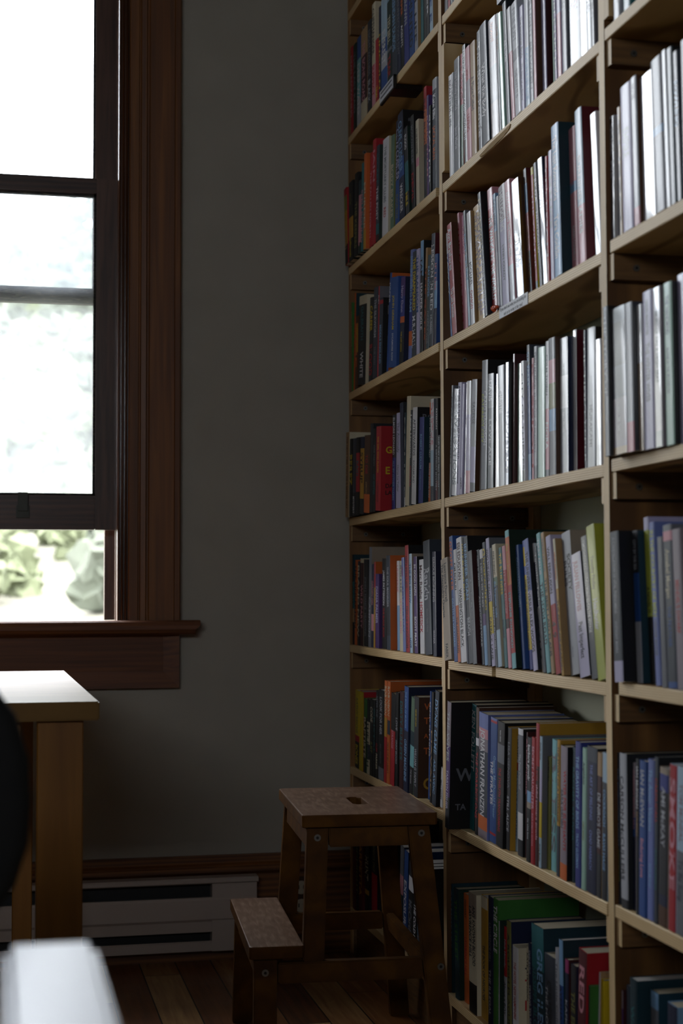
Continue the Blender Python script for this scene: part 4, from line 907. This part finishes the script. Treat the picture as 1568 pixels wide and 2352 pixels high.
def make_book(name, t, h, dep, col, tx, bands, cov, ct, g, sl=0.0):
    bl = [(p.split('@')[0], float(p.split('@')[1])) for p in bands.split(',')] if bands else [(col, 0.0)]
    if bl[0][1] > 0: bl.insert(0, (col, 0.0))
    mats, mi = [], {}
    def mat(c, gg, ink=False):
        k = (c, gg, ink)
        if k not in mi: mi[k] = len(mats); mats.append(bookmat(c, gg, ink))
        return mi[k]
    V, F, FM = [], [], []
    ctk = .0008 if t > .008 else t * .12
    bul = min((.0013, .0007, .0006, .0013)[g], (.08, .035, .03, .08)[g] * t)      # spines are nearly flat with rounded edges; glossy ones are slanted by sl to catch the window
    nseg = 8
    prof = [(dep, 0.0)] + [(-bul * (1 - (2 * k / nseg - 1) ** 4) + sl * t * k / nseg, -t * k / nseg) for k in range(nseg + 1)] + [(dep, -t)]
    inner = [(dep, -t + ctk), (ctk + sl * t, -t + ctk), (ctk, -ctk), (dep, -ctk)]
    cuts = [1.0] + [1 - f for _, f in bl[1:]] + [0.0]
    nP = len(prof)
    for c in cuts:
        for x, y in prof: V.append((x, y, c * h))
    cm = mat(cov or bl[0][0], g)
    for s in range(len(cuts) - 1):
        sm = mat(bl[s][0], g)
        for k in range(nP - 1):
            a = s * nP + k; b = (s + 1) * nP + k
            F.append((a, a + 1, b + 1, b))
            FM.append(sm if 0 < k < nP - 2 else cm)
    n0 = len(V)
    for x, y in inner: V.append((x, y, h))
    for x, y in inner: V.append((x, y, 0))
    F.append(tuple(range(nP)) + tuple(n0 + k for k in range(4))); FM.append(cm)
    last = (len(cuts) - 1) * nP
    F.append(tuple(n0 + 4 + k for k in range(3, -1, -1)) + tuple(last + k for k in range(nP - 1, -1, -1))); FM.append(cm)
    for k in range(3):
        F.append((n0 + k, n0 + 4 + k, n0 + 5 + k, n0 + 1 + k)); FM.append(cm)
    F.append((0, n0 + 3, n0 + 7, last)); FM.append(cm)
    F.append((nP - 1, last + nP - 1, n0 + 4, n0)); FM.append(cm)
    def bulge(y):
        u = min(1, max(0, -y / t)); return bul * (1 - (2 * u - 1) ** 4) - sl * t * u
    for s, c, a, b_, hf, off in parse_t(tx):
        vs, fs, x0, x1, cap = TX[s]
        k = mat(c, 1 if g == 2 else g, True); base = len(V)
        sx = (b_ - a) * h / (x1 - x0); sy = hf * t / cap * .98
        sy = min(sy, sx * 2.2)
        for vx, vy in vs:
            y = -t / 2 - off * t - (vy - cap / 2) * sy
            y = min(-t * .02, max(-t * .98, y))
            V.append((-bulge(y) - .00025, y, h * (1 - a) - (vx - x0) * sx))
        for f in fs: F.append(tuple(base + i for i in f)); FM.append(k)
    for p in ct.split(';'):
        if not p: continue
        s, c, zf, size = p.split('@'); zf = float(zf); size = float(size)
        vs, fs, x0, x1, cap = TX[s]; k = mat(c, 1 if g == 2 else g, True); base = len(V)
        for vx, vy in vs:
            V.append((.012 + (vx - x0) * size, -t - .0002, h * (1 - zf) + (vy - cap) * size))
        for f in fs: F.append(tuple(base + i for i in f)); FM.append(k)
    me = bpy.data.meshes.new(name)
    me.from_pydata(V, [], F); me.update()
    for m in mats: me.materials.append(m)
    for p, k in zip(me.polygons, FM): p.material_index = k
    for i, p in enumerate(me.polygons):
        if i < (len(cuts) - 1) * (nP - 1): p.use_smooth = False
    o = bpy.data.objects.new(name, me); C.objects.link(o)
    e = .0012
    pg = MB().box(ctk + .0002 + max(0, sl) * t, dep - .0015, -t + ctk + .0001, -ctk - .0001, e, h - e).build('pages', M['paper_w'] if random.random() < .45 else M['paper'], o)
    return o

ORD = lambda n: '%d%s' % (n, 'th' if 10 <= n % 100 <= 20 else {1: 'st', 2: 'nd', 3: 'rd'}.get(n % 10, 'th'))
RN = {'L': ['top', 'second', 'third', 'fourth', 'fifth', 'sixth', 'bottom'], 'M': ['top', 'second', 'third', 'fourth', 'fifth', 'sixth', 'bottom'],
      'R': ['top', 'second', 'third', 'fourth', 'fifth', 'bottom']}
BAYN = {'L': 'left', 'M': 'middle', 'R': 'right'}
for rk, z, rs in BOOK_ROWS:
    rown = RN[rk[0]][int(rk[1]) - 1]; bayn = BAYN[rk[0]]
    for i, (yf, t, h, lean, x, col, tx, bands, cov, ct, g) in enumerate(rs):
        t -= .0004
        dep = min(.168, 1.0745 - x, .62 * h + .004)
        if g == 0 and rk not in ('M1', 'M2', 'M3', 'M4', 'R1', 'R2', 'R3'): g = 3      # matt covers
        sl = 0.0 if (g in (0, 3) or yf < 2.2) else (.085 if g == 2 else .05) * (1.0 if yf < 2.7 else 1.7)
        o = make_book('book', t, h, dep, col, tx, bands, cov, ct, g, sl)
        a = math.radians(lean)
        zz = z + .0004 + (t * math.sin(-a) if a < 0 else 0)
        o.location = (x, yf - .0002, zz); o.rotation_euler = (-a, 0, 0)
        main = (bands.split(',')[0].split('@')[0] if bands else col)
        if bands:
            bl = [(p.split('@')[0], float(p.split('@')[1])) for p in bands.split(',')] + [('', 1.0)]
            main = max(range(len(bl) - 1), key=lambda k: bl[k + 1][1] - bl[k][1]); main = bl[main][0]
        adj = 'thick ' if t > .041 else 'leaning ' if abs(lean) > 8 else 'slim ' if t < .0145 else 'shiny ' if g == 2 else ''
        pt = parse_t(tx)
        lab = adj + PAL[main][1] + ' book' + ((' with ' + PAL[pt[0][1]][1] + ' lettering') if pt else ' with plain spine') + ', ' + ORD(i + 1) + ' from left, ' + rown + ' row, ' + bayn + ' bay'
        tag(o, lab, 'book', 'books on the %s row of the %s bay' % (rown, bayn))
# the book lying flat on top of the upright ones
o = make_book('book', .030, .195, .125, 'lg', '', 'gy@0,lg@.1', 'ch', '', 1)
o.rotation_euler = (PI / 2, 0, 0)      # spine stays towards the room, thickness goes vertical
o.location = (X_SHELF + .006, 2.752, 2.0535)
tag(o, 'grey book lying flat on top of the upright books, second row, middle bay', 'book')

# ------------------------------------------------------------------ labels on the shelf edges
lb = empty('shelf_label', (X_SHELF, 2.655, 1.4378), label='white paper label with printed lettering on the pine shelf edge, middle bay', cat='label')
def tilt_text(s, y0, y1, zc, hgt, x):
    vs, fs, x0, x1, cap = TX[s]
    V = [(x, y0 - (vx - x0) * (y0 - y1) / (x1 - x0), zc + (vy - cap / 2) * hgt / cap) for vx, vy in vs]
    return V, fs
MB().box(-.0008, -.0001, -.079, .079, -.0095, .0115).build('paper', M['label_paper'], lb)
V, F = [], []
for s, zc, yy in ((LABEL_TXT[0], .0062, .072), (LABEL_TXT[1], -.0040, .052)):
    v, f = tilt_text(s, yy, -yy, zc, .0062, -.00095); b0 = len(V)
    V += v; F += [tuple(b0 + i for i in q) for q in f]
me = bpy.data.meshes.new('lettering'); me.from_pydata(V, [], F); link('lettering', me, M['ink'], lb)

sg = empty('shelf_sign', (X_SHELF, 3.545, 2.118), label='black clip-on shelf sign with pale paper strip under the top shelf, left bay', cat='sign')
MB().box(-.008, -.0008, -.068, .068, -.022, .012).bevel(.001, 1).build('holder', M['black_pl'], sg)
MB().box(-.0088, -.0081, -.062, .066, -.018, .010).build('paper_strip', M['label_paper'], sg)
MB().box(-.004, .062, -.064, -.006, -.0215, -.0100).build('clamp', M['black_pl'], sg)
ik = MB()
random.seed(3)
for zc in (.003, -.008):
    y = .055
    while y > -.05:
        w = random.uniform(.004, .009)
        ik.box(-.0091, -.0088, y - w, y, zc - .0022, zc + .0022); y -= w + .002
ik.build('print', M['ink'], sg)

oc = MB().cyl((0, -.006, 0), .0042, .008, 'y', 12).cyl((0, .002, -.001), .0062, .003, 'y', 12).box(-.003, .004, -.014, -.005, -.003, .002)
oc.bevel(.0012, 1)
o = oc.build('shelf_clip', M['orange'], smooth=True); o.location = (X_SHELF - .004, 2.752, 1.4530)
tag(o, 'small orange plastic clip on the shelf edge below a red book', 'clip')

# ------------------------------------------------------------------ step stool
RZ = math.radians(-4.0)
st = empty('step_stool', (.5725, 2.958, 0), RZ, 'brown wooden two-step stool with worn top standing in front of the shelves', 'step stool')
def front(z): return -.050 + (z / .48) * .060
def rear(z): return .470 - (z / .48) * .060
def board(name, pts, m=None, bev=.0025, parent=st):
    mb = MB().hexa(pts)
    if bev: mb.bevel(bev)
    return mb.build(name, m or M['stool'], parent)
# top tread with its hand hole
def tread(name, u0, u1, v0, v1, z0, z1, hole=None):
    bm = bmesh.new()
    r = .004
    outer = [(u0 + r, v0), (u1 - r, v0), (u1, v0 + r), (u1, v1 - r), (u1 - r, v1), (u0 + r, v1), (u0, v1 - r), (u0, v0 + r)]
    ed = []
    def loop(pts):
        vs = [bm.verts.new((p[0], p[1], z1)) for p in pts]
        for i in range(len(vs)): ed.append(bm.edges.new((vs[i], vs[(i + 1) % len(vs)])))
    loop(outer)
    if hole: loop(hole)
    bmesh.ops.triangle_fill(bm, use_beauty=True, use_dissolve=False, edges=ed)
    if hole:
        hx = [p[0] for p in hole]; hy = [p[1] for p in hole]
        kill = [f for f in bm.faces if min(hx) - 1e-6 < f.calc_center_median().x < max(hx) + 1e-6 and min(hy) < f.calc_center_median().y < max(hy) and all(any((v.co.xy - Vector(p)).length < 1e-6 for p in hole) for v in f.verts)]
        bmesh.ops.delete(bm, geom=kill, context='FACES_ONLY')
    ret = bmesh.ops.extrude_face_region(bm, geom=bm.faces[:])
    for v in ret['geom']:
        if isinstance(v, bmesh.types.BMVert): v.co.z = z0
    bmesh.ops.recalc_face_normals(bm, faces=bm.faces[:])
    me = bpy.data.meshes.new(name); bm.to_mesh(me); bm.free()
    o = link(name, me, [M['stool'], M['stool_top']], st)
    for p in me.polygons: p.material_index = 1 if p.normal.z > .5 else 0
    md = o.modifiers.new('edge', 'BEVEL'); md.width = .0022; md.segments = 2; md.limit_method = 'ANGLE'; md.angle_limit = math.radians(50)
    return o
hole = [(.121 + .009, .140), (.152 - .009, .140), (.152, .152), (.152, .243), (.152 - .009, .255), (.121 + .009, .255), (.121, .243), (.121, .152)]
tread('top_tread', 0, .262, 0, .419, .480, .504, hole)
tread('step_tread', -.103, .0, -.026, .449, .2415, .2655)
def leg(u0t, u1t, u0b, u1b, zt, zb, side, th=.024):
    if side == 'front':
        a, b_ = front(zt), front(zb)
        y = [(b_, b_ + th), (a, a + th)]
    else:
        a, b_ = rear(zt), rear(zb)
        y = [(b_ - th, b_), (a - th, a)]
    return board('leg', [(u0b, y[0][0], zb), (u1b, y[0][0], zb), (u1b, y[0][1], zb), (u0b, y[0][1], zb), (u0t, y[1][0], zt), (u1t, y[1][0], zt), (u1t, y[1][1], zt), (u0t, y[1][1], zt)])
for s_ in ('front', 'rear'):
    leg(.2065, .248, .249, .2905, .4795, .0, s_)         # long legs by the shelves
    leg(-.094, -.050, -.0975, -.0545, .241, .0, s_)      # legs under the step
    leg(.0105, .052, -.0020, .0390, .4795, .2335, s_)    # uprights between step and top
def rail(z0, z1, u00, u01, u10, u11, s_, inset=.0):
    # bar along u; u00..u01 at the bottom edge, u10..u11 at the top edge
    if s_ == 'front':
        yb, yt = front(z0) + .001, front(z1) + .001; th = .022
        return board('rail', [(u00, yb, z0), (u01, yb, z0), (u01, yb + th, z0), (u00, yb + th, z0), (u10, yt, z1), (u11, yt, z1), (u11, yt + th, z1), (u10, yt + th, z1)])
    yb, yt = rear(z0) - .001, rear(z1) - .001; th = .022
    return board('rail', [(u00, yb - th, z0), (u01, yb - th, z0), (u01, yb, z0), (u00, yb, z0), (u10, yt - th, z1), (u11, yt - th, z1), (u11, yt, z1), (u10, yt, z1)])
for s_ in ('front', 'rear'):
    rail(.4415, .4795, .0535, .2085, .0525, .2055, s_)
    rail(.195, .233, -.0485, .2290, -.0485, .2255, s_)
# boards running in depth
board('side_rail', [(.012, .045, .436), (.030, .045, .436), (.030, .374, .436), (.012, .374, .436), (.014, .040, .4795), (.032, .040, .4795), (.032, .379, .4795), (.014, .379, .4795)])
board('side_rail', [(-.088, .012, .198), (-.070, .012, .198), (-.070, .411, .198), (-.088, .411, .198), (-.088, .012, .241), (-.070, .012, .241), (-.070, .411, .241), (-.088, .411, .241)])
board('side_rail', [(.236, .012, .195), (.254, .012, .195), (.254, .408, .195), (.236, .408, .195), (.232, .015, .233), (.250, .015, .233), (.250, .405, .233), (.232, .405, .233)])
board('side_rail', [(.216, .045, .436), (.234, .045, .436), (.234, .374, .436), (.216, .374, .436), (.214, .040, .4795), (.232, .040, .4795), (.232, .379, .4795), (.214, .379, .4795)])
for u, z in ((.030, .4600), (.232, .4640), (-.073, .2165), (.262, .2160)):
    y = front(z)
    so = MB().cyl((u, y - .0016, z), .0066, .0030, 'y', 18, ).build('screw', M['metal'], st)
    MB().cyl((u, y - .0022, z), .0030, .0012, 'y', 6).build('screw_socket', M['screw_hole'], so)

# ------------------------------------------------------------------ table by the window
tb = empty('table', (-.20, 3.14, 0), math.radians(.62), label='light wooden table with pale worn top standing below the window', cat='table')
tm = MB().box(-.36, .3620, -.530, .545, .7190, .750); tm.bevel(.002)
tm.build('table_top', M['table'], tb)
for (a, b_, c, d_) in ((.262, .337, -.515, -.478), (.245, .288, .430, .470), (-.335, -.26, -.515, -.478), (-.288, -.245, .430, .470)):
    MB().box(a, b_, c, d_, 0, .7188).bevel(.002, 1).build('leg', M['table_leg'], tb)
MB().box(-.30, .236, -.50, -.482, .655, .7188).build('apron', M['table_leg'], tb)

# ------------------------------------------------------------------ black armchair close to the camera
ac = empty('office_chair', (-.205, 1.17, 0), label='black office armchair out of focus at the left edge, in front of the table', cat='chair')
def rounded(name, sx, sy, sz, loc, m, rot=(0, 0, 0), parent=ac, r=.35):
    mb = MB().box(-sx / 2, sx / 2, -sy / 2, sy / 2, -sz / 2, sz / 2)
    bmesh.ops.bevel(mb.bm, geom=mb.bm.edges[:], offset=min(sx, sy, sz) * r, segments=3, affect='EDGES')
    o = mb.build(name, m, parent, smooth=True, sub=1)
    o.location = loc; o.rotation_euler = rot
    return o
def pad(name, w, hgt, th, loc, m, curve=0.0, rot=(0, 0, 0), vert=True, pw=2.6, n=28, rings=10):
    """cushion with a superelliptic outline"""
    bm = bmesh.new(); grid = []
    for k in range(rings + 1):
        f = k / rings; row = []
        prof = math.sin(f * PI / 2); d_ = math.cos(f * PI / 2) ** .6 if f < 1 else 0
        for j in range(n):
            a = 2 * PI * j / n
            ca, sa = math.cos(a), math.sin(a)
            rr = (abs(ca) ** pw + abs(sa) ** pw) ** (-1 / pw)
            u, v = ca * rr * w / 2 * prof, sa * rr * hgt / 2 * prof
            row.append((u, v, d_ * th / 2))
        grid.append(row)
    for sgn in (1, -1):
        vs = [[bm.verts.new(((u, -sgn * q - curve * (u / (w / 2)) ** 2, v) if vert else (u, v, sgn * q))) for (u, v, q) in row] for row in grid]
        for k in range(rings):
            for j in range(n):
                try: bm.faces.new([vs[k][j], vs[k][(j + 1) % n], vs[k + 1][(j + 1) % n], vs[k + 1][j]])
                except ValueError: pass
    bmesh.ops.remove_doubles(bm, verts=bm.verts[:], dist=1e-5)
    bmesh.ops.recalc_face_normals(bm, faces=bm.faces[:])
    me = bpy.data.meshes.new(name); bm.to_mesh(me); bm.free()
    o = link(name, me, m, ac)
    for p in me.polygons: p.use_smooth = True
    o.location = loc; o.rotation_euler = rot
    return o
pad('backrest', .474, .33, .075, (.0, .28, .745), M['black'], curve=.03, pw=2.5)
pad('seat', .46, .46, .09, (0, .02, .475), M['black'], vert=False, pw=3.4)
MB().hexa([(-.03, .20, .42), (.03, .20, .42), (.03, .235, .42), (-.03, .235, .42), (-.03, .315, .70), (.03, .315, .70), (.03, .335, .70), (-.03, .335, .70)]).build('back_bar', M['black_pl'], ac)
for s_, nm in ((1, 'a'), (-1, 'b')):
    xc = .2415 * s_
    pd = MB().box(xc - .030, xc + .030, -.44, -.115, .668, .700).bevel(.006, 3).build('arm_pad', M['arm'], ac, smooth=False)
    MB().hexa([(xc - .012, -.24, .41), (xc + .012, -.24, .41), (xc + .012, -.18, .41), (xc - .012, -.18, .41), (xc - .012, -.29, .668), (xc + .012, -.29, .668), (xc + .012, -.22, .668), (xc - .012, -.22, .668)]).build('arm_post', M['black_pl'], ac)
    MB().box(min(0, xc), max(0, xc), -.235, -.185, .405, .43).build('arm_bracket', M['black_pl'], ac)
MB().box(-.10, .10, -.08, .22, .40, .432).build('seat_plate', M['black_pl'], ac)
MB().cyl((0, 0, .10), .025, .31).build('gas_column', M['chrome'], ac, smooth=False)
MB().cyl((0, 0, .07), .045, .05).build('hub', M['black_pl'], ac)
for k in range(5):
    a = 2 * PI * k / 5 + .2; c, s = math.cos(a), math.sin(a)
    def q(r, w, z): return (r * c - w * s, r * s + w * c, z)
    lg = MB().hexa([q(.03, -.022, .065), q(.28, -.014, .055), q(.28, .014, .055), q(.03, .022, .065), q(.03, -.022, .105), q(.28, -.014, .075), q(.28, .014, .075), q(.03, .022, .105)]).build('base_leg', M['black_pl'], ac)
    MB().cyl(q(.27, -.01, .027), .0265, .02, 'y', 20).build('caster', M['black_pl'], lg)

# ------------------------------------------------------------------ outside: meadow and wooded hillside
def meadow_z(x, y):
    r = y - 4.4
    pts = [(0, -1.4), (8, -1.0), (20, -.35), (40, .9), (62, 3.6), (90, 10.5), (130, 24), (190, 44), (260, 50)]
    for (a, za), (b_, zb) in zip(pts, pts[1:]):
        if r <= b_: f = (r - a) / (b_ - a); base = za + (zb - za) * f; break
    else: base = 50
    return base + .25 * math.sin(x * .21 + y * .13) * min(1, r / 20) + .04 * x * min(1, r / 60)
bm = bmesh.new()
ys = [4.6 + 1.5 * i for i in range(14)] + [26 + 5 * i for i in range(48)]
xs = [-70 + 4 * i for i in range(40)]
g = [[bm.verts.new((x, y, meadow_z(x, y))) for x in xs] for y in ys]
for j in range(len(ys) - 1):
    for i in range(len(xs) - 1): bm.faces.new([g[j][i], g[j][i + 1], g[j + 1][i + 1], g[j + 1][i]])
me = bpy.data.meshes.new('hillside'); bm.to_mesh(me); bm.free()
M['grass'] = plain('dry_grass', '525144', rough=.95, noise=.3, scale=.35)
M['leaf'] = plain('spring_foliage', '545a42', rough=.9, noise=.15, scale=1.6)
M['bush'] = plain('bush_foliage', '585a46', rough=.9, noise=.2, scale=2.5)
M['leaf2'] = plain('grey_green_foliage', '484d42', rough=.9, noise=.15, scale=1.6)
o = link('hillside', me, M['grass']); tag(o, kind='structure')
_t = bmesh.new(); bmesh.ops.create_icosphere(_t, subdivisions=2, radius=1); _t.verts.index_update()
ICO_V = [v.co.copy() for v in _t.verts]; ICO_F = [[v.index for v in f.verts] for f in _t.faces]; _t.free()
def crown(bm, x, y, z, r, hgt, seed):
    rnd = random.Random(seed)
    for k in range(7):
        a = rnd.uniform(0, 2 * PI); d_ = rnd.uniform(0, .6) * r; zz = z + rnd.uniform(.15, .95) * hgt
        rr = r * rnd.uniform(.35, .65) * (1.15 - .5 * (zz - z) / hgt)
        mt = Matrix.Translation((x + d_ * math.cos(a), y + d_ * math.sin(a), zz)) @ Matrix.Diagonal((rr, rr, rr * rnd.uniform(.8, 1.4), 1))
        nv = [bm.verts.new(mt @ q) for q in ICO_V]
        for f in ICO_F: bm.faces.new([nv[i] for i in f])
rnd = random.Random(11)
bm = bmesh.new()
for k in range(620):
    dark = k % 4 == 0
    y = rnd.uniform(38, 210); x = rnd.uniform(-.27, .14) * y; n0 = len(bm.faces)
    crown(bm, x, y, meadow_z(x, y) - .5, rnd.uniform(.8, 1.7) * (.6 if y < 70 else 1), rnd.uniform(2.6, 5.2) * (1.7 if dark else 1) * (.5 if y < 70 else 1), k)
    bm.faces.ensure_lookup_table()
    for i in range(n0, len(bm.faces)): bm.faces[i].material_index = 1 if dark else 0
for v in bm.verts:
    v.co += Vector((rnd.uniform(-.22, .22), rnd.uniform(-.22, .22), rnd.uniform(-.22, .22)))
me = bpy.data.meshes.new('woodland'); bm.to_mesh(me); bm.free()
o = link('woodland', me, [M['leaf'], M['leaf2']]); tag(o, 'pale green trees covering the hillside beyond the window', 'trees', kind='stuff')
for k, (px, y, r, lab) in enumerate(((-4.0, 27, 1.1, 'rounded green bush on the pale slope, nearest to the window middle'), (-1.2, 31, 1.3, 'wide pale green bush at the foot of the wooded hill'),
                                     (-7.5, 31, 1.5, 'green bush at the left of the pale slope outside'), (-5.6, 22, .55, 'low green shrub low on the pale slope outside'))):
    bm = bmesh.new(); crown(bm, 0, 0, -.2, r, r * 1.3, 100 + k)
    for v in bm.verts: v.co += Vector((rnd.uniform(-.08, .08), rnd.uniform(-.08, .08), rnd.uniform(-.08, .08)))
    me = bpy.data.meshes.new('bush'); bm.to_mesh(me); bm.free()
    o = link('bush', me, M['bush']); o.location = (px, y, meadow_z(px, y)); tag(o, lab, 'bush')

# ------------------------------------------------------------------ daylight
w = bpy.data.worlds.new('sky'); bpy.context.scene.world = w; w.use_nodes = True
bg = w.node_tree.nodes['Background']
bg.inputs[0].default_value = SKYCOL; bg.inputs[1].default_value = SKY
def portal(loc, rot, sx, sy):
    l = bpy.data.lights.new('window_portal', 'AREA'); l.shape = 'RECTANGLE'; l.size = sx; l.size_y = sy
    l.cycles.is_portal = True
    o = bpy.data.objects.new('window_portal', l); C.objects.link(o); o.location = loc; o.rotation_euler = rot
portal(((WX0 + WX1) / 2, Y_BACK + .19, (WZ0 + WZ1) / 2), (-PI / 2, 0, 0), WX1 - WX0, WZ1 - WZ0)
portal(((LX0 + LX1) / 2, Y_REAR - .09, (LZ0 + LZ1) / 2), (PI / 2, 0, 0), LX1 - LX0, LZ1 - LZ0)

# ------------------------------------------------------------------ camera
cam = bpy.data.cameras.new('camera'); co = bpy.data.objects.new('camera', cam); C.objects.link(co)
R_ = Vector((0.97668164, -0.21467249, -0.00295048)); U_ = Vector((-0.00814824, -0.05079742, 0.99867574)); F_ = Vector((0.21453808, 0.97536421, 0.05136212))
mt = Matrix((R_, U_, -F_)).transposed().to_4x4(); mt.translation = (0, 0, .927)
co.matrix_world = mt
cam.sensor_fit = 'VERTICAL'; cam.sensor_height = 36; cam.sensor_width = 24; cam.lens = 55.1773
cam.clip_start = .02; cam.clip_end = 1000
cam.dof.use_dof = True; cam.dof.focus_distance = 3.25; cam.dof.aperture_fstop = 4.5
sc = bpy.context.scene
sc.camera = co
sc.view_settings.view_transform = 'Standard'; sc.view_settings.look = 'None'; sc.view_settings.gamma = 1; sc.view_settings.use_curve_mapping = False
sc.view_settings.exposure = EXPO
sc.cycles.max_bounces = 10; sc.cycles.diffuse_bounces = 5; sc.cycles.transparent_max_bounces = 16
